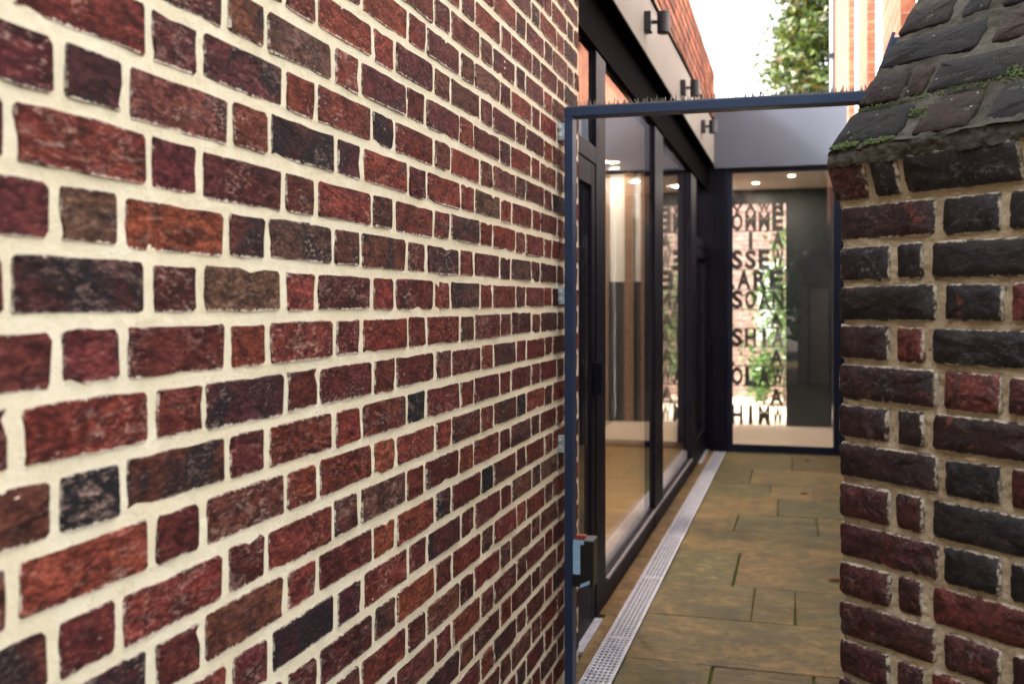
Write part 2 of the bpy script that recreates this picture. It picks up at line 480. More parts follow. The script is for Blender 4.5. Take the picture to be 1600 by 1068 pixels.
# ------------------------------------------------------------------ ground and paving
g = MB().box(-150, 150, -150, 150, -1.3, -0.42).build('ground', M['soil'])
tag(g, kind='structure')
WX = -0.805          # brick wall face
GX = -0.851          # glazing plane
DX0, DX1 = -0.748, -0.634   # drain edges
RX = 0.56            # right-hand building face
YF = 10.2            # far door plane
WY1 = 3.82           # end of the brick wall
bed = MB()
bed.hexa([(WX - 0.02, -2.5, gz(-2.5) - 0.35), (3.0, -2.5, gz(-2.5) - 0.35), (3.0, YF - .05, gz(YF) - 0.2), (WX - 0.02, YF - .05, gz(YF) - 0.2),
          (WX - 0.02, -2.5, gz(-2.5) - 0.012), (3.0, -2.5, gz(-2.5) - 0.012), (3.0, YF - .05, gz(YF) - 0.012), (WX - 0.02, YF - .05, gz(YF) - 0.012)])
pav = bed.build('paving', M['joint'])
tag(pav, kind='structure')
SLABCOL = [(0.108, 0.066, 0.018), (0.098, 0.061, 0.016), (0.110, 0.071, 0.023), (0.068, 0.054, 0.016), (0.092, 0.065, 0.020)]
def slab(x0, x1, y0, y1, c=None, gap=0.0024):
    x0 += gap; x1 -= gap; y0 += gap; y1 -= gap
    b = 0.004
    z = lambda y: gz(y) + dz
    dz = random.uniform(-0.002, 0.0025)
    j = lambda: random.uniform(-0.004, 0.004)
    base = [(x0 + j(), y0 + j()), (x1 + j(), y0 + j()), (x1 + j(), y1 + j()), (x0 + j(), y1 + j())]
    cx, cy = (x0 + x1) / 2, (y0 + y1) / 2
    ins = [(x + (b if x < cx else -b), y + (b if y < cy else -b)) for x, y in base]
    v = [(x, y, z(y) - 0.05) for x, y in base] + [(x, y, z(y) - 0.004) for x, y in base] + [(x, y, z(y)) for x, y in ins]
    f = [(8, 9, 10, 11)]
    for k in (0, 4):
        f += [(k + i, k + (i + 1) % 4, k + 4 + (i + 1) % 4, k + 4 + i) for i in range(4)]
    o = MB().add(v, f).build('slab', M['slab'], pav)
    c = c or random.choice(SLABCOL)
    k = random.uniform(0.85, 1.1)
    o.color = (c[0] * k, c[1] * k * random.uniform(0.95, 1.05), c[2] * k, 1)
    return o
def gy(py, px=1200):
    """ground Y under a photo pixel"""
    d = ray(px, py)
    s = H / (-d.z - SLOPE * d.y)
    return (CAM + d * s)
ROWS = [(703, [1255]), (711, [1238]), (734, [1173]), (757, [1204, 1270]), (777, [1216]), (805, [1150, 1276]), (832, []), (867, [1150]), (920, [1176, 1243]), (973, []), (1048, [1110, 1271])]
ybounds = [min(gy(r[0]).y, YF - 0.06) for r in ROWS] + [3.25, 2.55, 2.0, 1.2, 0.5, -0.2, -0.9, -1.7, -2.5]
for i in range(len(ybounds) - 1):
    y1, y0 = ybounds[i], ybounds[i + 1]
    if y1 - y0 < 0.05: continue
    if i < len(ROWS):
        pys = (ROWS[i][0] + (ROWS[i + 1][0] if i + 1 < len(ROWS) else 1068)) / 2
        cuts = [gy(pys, px).x for px in ROWS[i][1]]
        right = RX
    else:
        cuts = [random.uniform(-0.2, 0.1), random.uniform(0.6, 0.9), random.uniform(1.4, 1.7), random.uniform(2.1, 2.5)]
        right = 3.0
    xs = [DX1 + 0.002] + cuts + [right]
    for a, b in zip(xs[:-1], xs[1:]):
        slab(a, b, y0, y1)
# tan threshold strip between the glazing or wall and the drain
yy = [-2.5, -1.6, -0.7, 0.2, 1.1, 2.0, 2.9, gy(958, 930).y, 5.55, 6.9, 8.3, YF - 0.06]
for a, b in zip(yy[:-1], yy[1:]):
    slab(GX - 0.02 if a > 3.75 else WX + 0.001, DX0 - 0.002, a, b, (0.17, 0.098, 0.032), 0.0025)

# drain: channel, edges, grating lengths
dr = empty('drain', (DX0, 6, gz(6)), 'long galvanised slot drain with mesh grating running beside the glazed wall', 'drain')
def strip(x0, x1, y0, y1, z0, z1):
    return [(x0, y0, gz(y0) + z0), (x1, y0, gz(y0) + z0), (x1, y1, gz(y1) + z0), (x0, y1, gz(y1) + z0),
            (x0, y0, gz(y0) + z1), (x1, y0, gz(y0) + z1), (x1, y1, gz(y1) + z1), (x0, y1, gz(y1) + z1)]
MB().hexa(strip(DX0 + .001, DX1 - .001, -2.4, YF - 0.07, -0.011, -0.006)).build('channel_shade', M['black_plastic'], dr)  # shallow black strip: the drain's shaded depth is put into its colour
for xa, xb in ((DX0, DX0 + 0.007), (DX1 - 0.007, DX1)):
    MB().hexa(strip(xa, xb, -2.4, YF - 0.07, -0.0055, 0.004)).build('edge_rail', M['galv'], dr)
gm = MB()
L = 1.0
for k in range(6):
    x = DX0 + 0.012 + k * (DX1 - DX0 - 0.024) / 5
    gm.hexa([(x - .0026, 0.004, -.004), (x + .0022, 0.004, -.004), (x + .0022, L - .004, -.004 - SLOPE * L), (x - .0022, L - .004, -.004 - SLOPE * L),
             (x - .0026, 0.004, .0022), (x + .0022, 0.004, .0022), (x + .0022, L - .004, .0022 - SLOPE * L), (x - .0022, L - .004, .0022 - SLOPE * L)])
NB = 31
for k in range(NB):
    y = 0.012 + k * (L - 0.024) / (NB - 1)
    w = 0.0075 if k in (0, NB - 1) else 0.0048
    gm.box(DX0 + .0075, DX1 - .0075, y - w, y + w, -.003 - SLOPE * y, .0034 - SLOPE * y)
gme = gm.mesh('grating')
gme.materials.append(M['galv'])
for k in range(9):
    y = 1.1 + k * 1.0
    o = link('grating', gme, None, dr)
    o.location = (0, y, gz(y))
    if y + L > YF - .06: o.scale.y = (YF - .08 - y) / L
    tag(o, kind='stuff')

# ------------------------------------------------------------------ bricks
def brick_mesh(w, h, seed, n_long=6, n_short=2, out=0.0016, ragged=0.0010, deep=-0.012):
    """a worn brick face: ragged outline, worn arris, slightly uneven face; local x along, y out, z up"""
    r = random.Random(seed)
    hx, hz = w / 2, h / 2
    pts = []
    cr = r.uniform(0.003, 0.007)
    for i in range(n_long): pts.append((-hx + cr + (w - 2 * cr) * i / (n_long - 1), -hz))
    for i in range(n_short): pts.append((hx, -hz + cr + (h - 2 * cr) * i / max(1, n_short - 1)))
    for i in range(n_long): pts.append((hx - cr - (w - 2 * cr) * i / (n_long - 1), hz))
    for i in range(n_short): pts.append((-hx, hz - cr - (h - 2 * cr) * i / max(1, n_short - 1)))
    N = len(pts)
    bow = r.uniform(-0.0009, 0.0009)
    chip = r.randrange(N) if r.random() < 0.45 else -1
    P = []
    for i, (x, z) in enumerate(pts):
        z += bow * math.cos(x / hx * math.pi / 2) + r.gauss(0, ragged)
        x += r.gauss(0, ragged * 0.8)
        if i == chip:
            x *= 1 - 0.006 / hx; z *= 1 - 0.007 / hz
        P.append((x, z))
    v, loc = [], []
    for x, z in P:
        v.append((x * 1.006, deep, z * 1.01))
    tx, tz = r.uniform(-0.006, 0.006), r.uniform(-0.026, 0.020)
    for x, z in P:
        ins = 0.0022 + r.random() * 0.002
        low = 0.35 if z < -hz * 0.5 else 1.0     # lower arris stays sharper and overhangs
        xx = x - math.copysign(min(abs(x), ins), x)
        zz = z - math.copysign(ins * low, z)
        v.append((xx, out + xx * tx + zz * tz + r.gauss(0, 0.0006), zz))
    v.append((r.uniform(-.2, .2) * w, out + 0.0006 + r.gauss(0, 0.0005), r.uniform(-.1, .1) * h))
    f = [(i, (i + 1) % N, N + (i + 1) % N, N + i) for i in range(N)]
    f += [(N + i, N + (i + 1) % N, 2 * N) for i in range(N)]
    me = bpy.data.meshes.new('brick')
    me.from_pydata(v, [], f)
    me.update()
    a = me.attributes.new('loc', 'FLOAT_VECTOR', 'POINT')
    a.data.foreach_set('vector', np.array(v, dtype=np.float32).ravel())
    b = me.attributes.new('half', 'FLOAT_VECTOR', 'POINT')
    b.data.foreach_set('vector', np.tile(np.array((hx, 1, hz), dtype=np.float32), len(v)))
    return me

PITCH, PER, SF = 0.0832, 0.3567, 0.672
BH, SW, HW = 0.0675, 0.2255, 0.1030
VS = [brick_mesh(SW, BH, 100 + k) for k in range(22)]
VH = [brick_mesh(HW, BH, 200 + k, 4, 3) for k in range(18)]
for me in VS + VH: me.materials.append(M['brick'])

# colour families: (r, g, b, share of burnt patches)
FAM = {'r': (0.112, 0.023, 0.016, 0.30), 'm': (0.058, 0.0125, 0.012, 0.32), 'o': (0.140, 0.033, 0.018, 0.22), 'd': (0.074, 0.0155, 0.0135, 0.38),
       'b': (0.082, 0.027, 0.019, 0.48), 'p': (0.050, 0.0145, 0.0145, 0.58), 'g': (0.080, 0.037, 0.027, 0.46), 'k': (0.046, 0.0135, 0.0145, 0.60),
       'K': (0.007, 0.006, 0.010, 0.95)}
POOL = 'rrrrrrrddddddmmmobbbbbppg'
# rows counted from the joint at eye level; bricks from the photograph's left edge (S = even, H = odd alternate)
ROWCOL = {-4: 'rmprrprd', -3: 'mkbrkkrmr', -2: 'rmmmrbrd', -1: 'mgobgbbdk', 0: 'kmgrmrdog', 1: 'dddrrdrdr', 2: 'rdkddddbd',
          3: 'bKbdrrdKdr', 4: 'odbororrdr', 5: 'bdrdrdgrd', 6: 'kdbrdorkd', 7: 'ddrdkkrdp'}
BLACK = {(4, 815), (6, 762)}
z_ref = H - 0.0265 * 0.836         # the joint just below eye level
K_T = F_PX * 0.836
def t_of(px):
    """distance along the wall seen at a photo column (wall face plane)"""
    return on_x(px, YH, WX).y
t_even0 = t_of(17)
t_odd0 = t_of(191.5)
wall = empty('brick_wall', (WX, 2.0, 0), 'old dark red brick wall with thick cream mortar filling the left of the frame', 'brick wall')
Z_TOP, Z_BOT, Y_BOT = 3.62, -0.06, -0.6
items = []
for row in range(-30, 22):
    zc = z_ref - (row - 0.5) * PITCH           # row r lies below joint r-1.. ; row 1 is just under the eye-level joint
    if zc > Z_TOP - PITCH / 2 or zc < Z_BOT: continue
    even = row % 2 == 0
    base = (t_even0 if even else t_odd0) + random.uniform(-0.006, 0.006)
    k0 = -6
    seqstart = None
    for k in range(k0, 14):
        for part in (0, 1):
            a = base + k * PER + (0 if part == 0 else SF * PER)
            b = base + (k + SF) * PER if part == 0 else base + (k + 1) * PER
            lo, hi = a + 0.0072 + random.gauss(0, .0015), b - 0.0072 + random.gauss(0, .0015)
            if hi < Y_BOT + 0.05 or lo > WY1: continue
            cut = False
            if hi > WY1 - 0.003:
                hi = WY1 - 0.003; cut = True
                if hi - lo < 0.03: continue
            c = random.choice(POOL)
            if row in ROWCOL:
                # index of the brick counted from the left edge of the photograph
                idx = 2 * k + part
                if not even: idx += 2          # odd rows begin with the brick cut by the left edge, then a header
                if 0 <= idx < len(ROWCOL[row]): c = ROWCOL[row][idx]
            for r_, px_ in BLACK:
                if r_ == row and lo < t_of(px_) < hi: c = 'K'
            mid = (lo + hi) / 2
            d = math.hypot(mid, WX)
            dd = Vector((WX, mid, zc - H))
            depth = dd.dot(FV)
            px = CX + F_PX * dd.dot(RV) / max(depth, .05); py = YH - F_PX * dd.z / max(depth, .05)
            vis = depth > 0.2 and -160 < px < 920 and -70 < py < 1140
            area = ((hi - lo) * abs(dd.x) / (depth * depth * d)) if vis else -d
            items.append((area, vis, lo, hi, zc + random.gauss(0, .0012), part, c, cut))
items.sort(key=lambda q: -q[0])
def colour(c):
    r, g_, b, dk = FAM[c]
    k = random.uniform(0.66, 1.08)
    return (r * k, g_ * k * random.uniform(0.88, 1.14), b * k * random.uniform(0.85, 1.15), min(1, max(0, dk + random.uniform(-.15, .15))))
ROT = Matrix(((0, 1, 0), (1, 0, 0), (0, 0, 1)))      # local x -> +Y, local y (out) -> +X
far_v, far_f, far_loc, far_half, far_tint, far_seed = [], [], [], [], [], []
n_single = 0
for area, vis, lo, hi, zc, part, c, cut in items:
    w0 = SW if part == 0 else HW
    sx = (hi - lo) / w0
    if sx < 0.62 and part == 0:
        w0, part = HW, 1
        sx = (hi - lo) / HW
    src = random.choice(VS if part == 0 else VH)
    flip = random.choice((1, -1))
    sz = random.gauss(1, .02)
    prox = random.gauss(0.0003, .0005)
    tint = colour(c)
    if vis and n_single < 300:
        n_single += 1
        o = bpy.data.objects.new('brick', src)
        col.objects.link(o)
        o.parent = wall
        o.matrix_parent_inverse = Matrix.Translation(-wall.location)
        # mirrored along its length half of the time
        m3 = Matrix(((0, 1, 0), (flip * sx, 0, 0), (0, 0, sz)))
        o.matrix_basis = Matrix.Translation((WX + prox, (lo + hi) / 2, zc)) @ m3.to_4x4()
        o.color = tint
    else:
        b0 = len(far_v)
        nv = len(src.vertices)
        for v in src.vertices:
            x, y, z = v.co
            far_v.append((WX + prox + y, (lo + hi) / 2 + flip * x * sx, zc + z * sz))
            far_loc.append((x, y, z)); far_half.append((w0 / 2, 1, BH / 2)); far_tint.append(tint)
        s_ = random.random()
        far_seed += [s_] * nv
        for p in src.polygons:
            far_f.append(tuple(b0 + i for i in p.vertices))
me = bpy.data.meshes.new('bricks')
me.from_pydata(far_v, [], far_f); me.update()
for nm, typ, key, dat in (('loc', 'FLOAT_VECTOR', 'vector', far_loc), ('half', 'FLOAT_VECTOR', 'vector', far_half), ('tint', 'FLOAT_COLOR', 'color', far_tint), ('seed', 'FLOAT', 'value', far_seed)):
    at = me.attributes.new(nm, typ, 'POINT')
    at.data.foreach_set(key, np.array(dat, dtype=np.float32).ravel())
tag(link('remaining_bricks', me, M['brick_far'], wall), kind='stuff')

def grid_mesh(name, U, V, fn):
    """fn(U, V) -> three arrays"""
    uu, vv = np.meshgrid(U, V, indexing='ij')
    x, y, z = fn(uu, vv)
    n, m = uu.shape
    co = np.stack([x, y, z], -1).reshape(-1, 3).astype(np.float32)
    i = np.arange(n * m).reshape(n, m)
    q = np.stack([i[:-1, :-1], i[1:, :-1], i[1:, 1:], i[:-1, 1:]], -1).reshape(-1, 4).astype(np.int32)
    me = bpy.data.meshes.new(name)
    me.vertices.add(len(co)); me.vertices.foreach_set('co', co.ravel())
    me.loops.add(q.size); me.loops.foreach_set('vertex_index', q.ravel())
    me.polygons.add(len(q)); me.polygons.foreach_set('loop_start', np.arange(0, q.size, 4, dtype=np.int32))
    me.update(calc_edges=True)
    me.polygons.foreach_set('use_smooth', np.ones(len(q), dtype=bool))
    return me

# mortar bed as an uneven sheet: finer near the camera
U = [Y_BOT]
while U[-1] < WY1:
    dpt = max(0.8, math.hypot(U[-1], WX))
    U.append(U[-1] + 0.0030 * dpt)
U = np.array(U); U[-1] = WY1
V = np.arange(Z_BOT - 0.1, Z_TOP, 0.0052)
def mort(u, v):
    h = 0.0009 * vnoise(u, v, 0.045, 1) + 0.0010 * vnoise(u, v, 0.013, 2) + 0.0006 * vnoise(u, v, 0.006, 3)
    return WX + h - 0.0012, u, v
o = link('mortar', grid_mesh('mortar', U, V, mort), M['mortar'], wall)
tag(o, 'thick flush cream mortar between the bricks')
core = MB().box(WX - 0.33, WX - 0.010, Y_BOT, WY1 - 0.004, Z_BOT - 0.4, Z_TOP - 0.005)
core.build('core', M['mortar'], wall)

# ------------------------------------------------------------------ buttress on the right
PP = 0.080
c0 = at_z(1312, YH, 2.044)
C0 = Vector((c0.x, c0.y, 0))
e_dir = RV * 0.507 - FV * 0.862            # along the visible face, to the right and nearer
n_in = RV * 0.862 + FV * 0.507             # into the buttress
e_dir.normalize(); n_in.normalize()
UP = Vector((0, 0, 1))
but = empty('brick_buttress', (C0.x, C0.y, 0), 'dark weathered brick buttress with sloping mossy top at the right edge', 'buttress')
def bp(q, o, z):
    """q along the face, o outwards, z up"""
    return C0 + e_dir * q - n_in * o + UP * z
Z_A = 1.524       # top of the uppermost plain course
BL = 1.0
def pier_brick_mesh(w, h, seed, depth=0.09, nl=7, ns=4):
    r = random.Random(seed)
    hx, hz = w / 2, h / 2
    cr = 0.006
    pts = []
    for i in range(nl): pts.append((-hx + cr + (w - 2 * cr) * i / (nl - 1), -hz))
    for i in range(ns): pts.append((hx, -hz + cr + (h - 2 * cr) * i / (ns - 1)))
    for i in range(nl): pts.append((hx - cr - (w - 2 * cr) * i / (nl - 1), hz))
    for i in range(ns): pts.append((-hx, hz - cr - (h - 2 * cr) * i / (ns - 1)))
    N = len(pts)
    P = [(x + r.gauss(0, .0009), z + r.gauss(0, .0011)) for x, z in pts]
    v = [(x, -depth, z) for x, z in P] + [(x, -0.003 + r.gauss(0, .0012), z) for x, z in P]
    for x, z in P:
        ins = r.uniform(.002, .0042)
        v.append((x - math.copysign(min(abs(x), ins), x), 0.0015 + r.gauss(0, .001), z - math.copysign(min(abs(z), ins), z)))
    for x, z in P:
        v.append((x * 0.62, 0.003 + r.gauss(0, .0015), z * 0.4))
    v.append((0, 0.003, 0))
    f = []
    for k in range(3):
        f += [(k * N + i, k * N + (i + 1) % N, (k + 1) * N + (i + 1) % N, (k + 1) * N + i) for i in range(N)]
    f += [(3 * N + i, 3 * N + (i + 1) % N, 4 * N) for i in range(N)]
    me = bpy.data.meshes.new('brick')
    me.from_pydata(v, [], f); me.update()
    me.polygons.foreach_set('use_smooth', np.ones(len(f), dtype=bool))
    a = me.attributes.new('loc', 'FLOAT_VECTOR', 'POINT')
    a.data.foreach_set('vector', np.array(v, dtype=np.float32).ravel())
    b = me.attributes.new('half', 'FLOAT_VECTOR', 'POINT')
    b.data.foreach_set('vector', np.tile(np.array((hx, 1, hz), dtype=np.float32), len(v)))
    return me
def frame(ax, out, up, loc):
    m = Matrix((ax, out, up)).transposed().to_4x4()
    return Matrix.Translation(loc) @ m
PFAM = {'k': (0.0085, 0.0062, 0.0085, 0.55), 'p': (0.019, 0.0075, 0.0095, 0.40), 'r': (0.080, 0.017, 0.0145, 0.16), 'm': (0.038, 0.0085, 0.0092, 0.28)}
PROW = ['pkkk', 'kkkk', 'kkrk', 'prkk', 'prmk', 'pppk', 'pkmk', 'mmkk', 'mkkk', 'mmrk', 'mmmk', 'mmrm', 'mmmm']
seed = 500
for k in range(20):
    z1 = Z_A - k * PP
    z0 = z1 - PP + 0.0112
    if k % 2 == 0:
        spans = [(-0.001, 0.2254), (0.243, 0.355), (0.371, 0.596), (0.612, 0.724), (0.740, 0.965), (0.980, 0.9985)]
    else:
        spans = [(-0.001, 0.119), (0.139, 0.197), (0.2176, 0.441), (0.457, 0.570), (0.586, 0.811), (0.827, 0.939), (0.955, 0.9985)]
    for i, (a, b) in enumerate(spans):
        a += 0 if i == 0 else random.gauss(0, .0018); b = min(b + random.gauss(0, .0018), BL - .001)
        seed += 1
        me = pier_brick_mesh(b - a, z1 - z0 + random.gauss(0, .0012), seed)
        me.materials.append(M['pier_brick'])
        o = link('brick', me, None, but)
        m = frame(e_dir, -n_in, UP, bp((a + b) / 2, random.gauss(0, .0012), (z0 + z1) / 2 + random.gauss(0, .0008)))
        o.matrix_basis = m @ Matrix.Rotation(random.gauss(0, .006), 4, 'Y')
        code = PROW[k][i] if k < len(PROW) and i < len(PROW[k]) else random.choice('kkppmmr')
        r_, g_, b_, d_ = PFAM[code]
        s = random.uniform(.85, 1.15)
        o.color = (r_ * s, g_ * s, b_ * s, d_ + random.uniform(-.08, .08))
# mortar of the plain face
U = np.arange(-0.003, BL, 0.0035); V = np.arange(-0.45, Z_A + 0.012, 0.0035)
def pm(u, v):
    h = -0.0065 + 0.003 * vnoise(u, v, 0.03, 11) + 0.0022 * vnoise(u, v, 0.010, 12) + 0.0014 * vnoise(u, v, 0.005, 13)
    h = h - 0.010 * np.clip(1 - u / 0.006, 0, 1) ** 2
    return C0.x + e_dir.x * u - n_in.x * h, C0.y + e_dir.y * u - n_in.y * h, v
link('mortar', grid_mesh('mortar', U, V, pm), M['pier_mortar'], but)
cb = MB()
q0, q1, o0, o1 = 0.006, BL - .002, -0.014, -1.0
cb.hexa([bp(q0, o0, -0.45), bp(q1, o0, -0.45), bp(q1, o1, -0.45), bp(q0, o1, -0.45), bp(q0, o0, Z_A + .06), bp(q1, o0, Z_A + .06), bp(q1, o1, Z_A + .06), bp(q0, o1, Z_A + .06)])
cb.build('core', M['pier_mortar'], but)
# oversailing course under the slope: face leans out towards its top
OV = 0.024
zb, zt = Z_A + 0.013, Z_A + 0.084
lean = Vector(bp(0, OV, zt) - bp(0, 0, zb)); lean_n = lean.normalized()
out_l = lean_n.cross(e_dir); out_l = out_l if out_l.dot(n_in) < 0 else -out_l
for a, b, code in ((-0.012, 0.074, 'm'), (0.090, 0.150, 'k'), (0.166, 0.40, 'k'), (0.416, 0.64, 'k'), (0.656, 0.88, 'k'), (0.896, 0.995, 'k')):
    seed += 1
    me = pier_brick_mesh(b - a, lean.length, seed)
    me.materials.append(M['pier_brick'])
    o = link('brick', me, None, but)
    o.matrix_basis = frame(e_dir, out_l, lean_n, bp((a + b) / 2, OV / 2, (zb + zt) / 2))
    r_, g_, b_, d_ = PFAM[code]; o.color = (r_, g_, b_, d_)
om = MB()
om.hexa([bp(-.004, -.012, zb - .02), bp(BL, -.012, zb - .02), bp(BL, -.2, zb - .02), bp(-.004, -.2, zb - .02), bp(-.012, OV - .008, zt + .004), bp(BL, OV - .008, zt + .004), bp(BL, -.2, zt + .004), bp(-.012, -.2, zt + .004)])
om.build('oversail_mortar', M['pier_mortar'], but)
# sloping top: rounded nose, then 52 degrees
SA = math.radians(53)
z_lip0, z_lip1 = zt + 0.001, zt + 0.030
prof = []      # (outwards, z) along the slope; s = distance up the slope
def slope_pt(s):
    """profile point and outward normal angle at distance s up the slope from the lip"""
    r = 0.085
    a0 = math.radians(40)
    # start shallow, steepen to SA over r metres
    n = 24
    o_, z_ = OV + 0.004, z_lip1
    st = s / n
    ang = a0
    for i in range(n):
        x = (i + .5) * st
        ang = a0 + (SA - a0) * min(1, x / r)
        o_ -= st * math.cos(ang); z_ += st * math.sin(ang)
    return o_, z_, ang
SMAX = 0.75
U = np.arange(-0.014, BL, 0.004)
S = np.arange(0.0, SMAX, 0.004)
tabS = np.array([slope_pt(s) for s in S])
def sm(u, s):
    i = np.clip((s / 0.004 + .5).astype(int), 0, len(S) - 1)
    o_, z_, ang = tabS[i, 0], tabS[i, 1], tabS[i, 2]
    h = 0.004 * vnoise(u, s, 0.05, 21) + 0.0025 * vnoise(u, s, 0.016, 22) + 0.0014 * vnoise(u, s, 0.006, 23) - 0.002
    edge = np.clip(1 - (u + 0.014) / 0.014, 0, 1) ** 2
    h = h - 0.012 * edge
    oo = o_ + h * np.sin(ang); zz = z_ + h * np.cos(ang)
    return C0.x + e_dir.x * u - n_in.x * oo, C0.y + e_dir.y * u - n_in.y * oo, zz
link('slope_mortar', grid_mesh('slope_mortar', U, S, sm), M['lichen_mortar'], but)
# lip: cement fillet below the slope
U2 = np.arange(-0.016, BL, 0.004); W2 = np.linspace(0, 1, 14)
def lipf(u, w):
    h = 0.005 * vnoise(u, w * .03, 0.035, 31) + 0.0035 * vnoise(u, w * .03, 0.011, 32) + 0.002 * vnoise(u, w * .03, 0.005, 34)
    oo = OV + 0.001 + 0.003 * np.sin(np.pi * np.clip(w * 1.1, 0, 1)) + h - 0.012 * np.clip(1 - (u + .016) / .014, 0, 1) ** 2
    zz = z_lip0 - 0.004 + w * (z_lip1 - z_lip0 + 0.003) + 0.004 * vnoise(u, w * 0, 0.05, 33) * (1 - w) + 0.003 * vnoise(u, w * 0, 0.014, 35) * (1 - w)
    return C0.x + e_dir.x * u - n_in.x * oo, C0.y + e_dir.y * u - n_in.y * oo, zz
link('lip_fillet', grid_mesh('lip_fillet', U2, W2, lipf), M['lichen_mortar'], but)
# solid behind the slope
sp = []
for s in (0.0, 0.05, 0.1, SMAX - .003):
    o_, z_, ang = slope_pt(s); sp.append((o_ - 0.012, z_ - 0.006))
sp += [(-1.0, sp[-1][1]), (-1.0, Z_A + 0.03), (OV - .01, zt + .002)]
MB().prism(sp, lambda p: bp(-0.010, p[0], p[1]), lambda p: bp(BL, p[0], p[1])).build('slope_core', M['lichen_mortar'], but)
def slope_frame(q, s, lift=0.0):
    o_, z_, ang = slope_pt(max(s, 0.0))
    up = (n_in * math.cos(ang) + UP * math.sin(ang)).normalized()
    out = (UP * math.cos(ang) - n_in * math.sin(ang)).normalized()
    return frame(e_dir, out, up, bp(q, o_, z_) + out * lift)
SROWS = [(0.014, 0.112, [(-0.012, 0.150, 'k'), (0.182, 0.300, 'b'), (0.330, 0.56, 'k'), (0.58, 0.80, 'k')]),
         (0.132, 0.212, [(-0.006, 0.095, 'r'), (0.103, 0.150, 'b'), (0.158, 0.415, 'k'), (0.44, 0.66, 'k')]),
         (0.236, 0.318, [(-0.008, 0.225, 'k'), (0.255, 0.47, 'b'), (0.49, 0.70, 'k')]),
         (0.342, 0.420, [(-0.006, 0.115, 'r'), (0.145, 0.205, 'k'), (0.235, 0.46, 'k'), (0.48, 0.70, 'b')]),
         (0.444, 0.524, [(-0.006, 0.19, 'k'), (0.21, 0.42, 'k'), (0.44, 0.66, 'k')]),
         (0.545, 0.625, [(-0.006, 0.11, 'k'), (0.13, 0.35, 'b'), (0.37, 0.6, 'k')]),
         (0.645, 0.725, [(-0.006, 0.21, 'k'), (0.23, 0.34, 'k'), (0.36, 0.58, 'b')])]
for s0, s1, lst in SROWS:
    q_ = lst[-1][1] + 0.02
    while q_ < BL - .05:
        w_ = min(random.choice((.11, .21, .22)), BL - .012 - q_)
        lst.append((q_, q_ + w_, random.choice('kkbr'))); q_ += w_ + .022
SF_ = {'k': (0.0050, 0.0040, 0.0041), 'r': (0.015, 0.007, 0.0058), 'b': (0.017, 0.0085, 0.0048)}
for s0, s1, lst in SROWS:
    for a, b, code in lst:
        seed += 1
        me = pier_brick_mesh(b - a, s1 - s0, seed, 0.02)
        me.materials.append(M['slope_brick'])
        o = link('coping_brick', me, None, but)
        o.matrix_basis = slope_frame((a + b) / 2, (s0 + s1) / 2, 0.0012)
        k = random.uniform(.8, 1.2); c = SF_[code]
        o.color = (c[0] * k, c[1] * k, c[2] * k, 1)
# moss: little cushions along the joints
ico_v = [(0, 0, 1), (.894, 0, .447), (.276, .851, .447), (-.724, .526, .447), (-.724, -.526, .447), (.276, -.851, .447), (.724, .526, -.2), (-.276, .851, -.2), (-.894, 0, -.2), (-.276, -.851, -.2), (.724, -.526, -.2)]
ico_f = [(0, 1, 2), (0, 2, 3), (0, 3, 4), (0, 4, 5), (0, 5, 1), (1, 6, 2), (2, 7, 3), (3, 8, 4), (4, 9, 5), (5, 10, 1), (6, 7, 2), (7, 8, 3), (8, 9, 4), (9, 10, 5), (10, 6, 1)]
ms = MB()
def cushion(q, s, r):
    m = slope_frame(q, s, 0.0015)
    vs_ = []
    ph = random.uniform(0, 6.28); sq = random.uniform(.4, .75)
    for x, y, z in ico_v:
        j = random.uniform(.75, 1.25)
        xx, yy = x * math.cos(ph) - y * math.sin(ph), x * math.sin(ph) + y * math.cos(ph)
        vs_.append(m @ Vector((xx * r * j, z * r * sq * j, yy * r * j)))
    ms.add(vs_, ico_f)
for _ in range(620):      # along the lowest joint
    q = -0.003 + abs(random.gauss(0, 1)) * 0.085
    if q < 0.165 and math.sin(q * 150) + math.sin(q * 61 + 1) > -0.75: cushion(q, 0.010 + random.gauss(0, .0035), random.uniform(.0015, .0055))
for _ in range(120):
    q = random.uniform(.0, .17); cushion(q, .121 + random.gauss(0, .003), random.uniform(.001, .0025))
for _ in range(150):
    q = random.uniform(.14, .42); cushion(q, .124 + random.gauss(0, .006), random.uniform(.0015, .003))
for q_, s_, n_, sp_ in ((.33, .29, 240, .022), (.40, .275, 200, .02), (.205, .065, 60, .012), (.27, .06, 70, .012), (.06, .05, 25, .015), (.10, .06, 25, .02), (.165, .08, 50, .01), (.30, .18, 40, .02), (.21, .165, 40, .02), (.05, .27, 30, .01), (.36, .14, 70, .02), (.34, .39, 60, .02)):
    for _ in range(n_):
        cushion(q_ + random.gauss(0, sp_), s_ + random.gauss(0, sp_ * .45), random.uniform(.0012, .0042))
tag(ms.build('moss', M['moss'], but, smooth=True), 'bright green moss along the joints of the sloping top', kind='stuff')

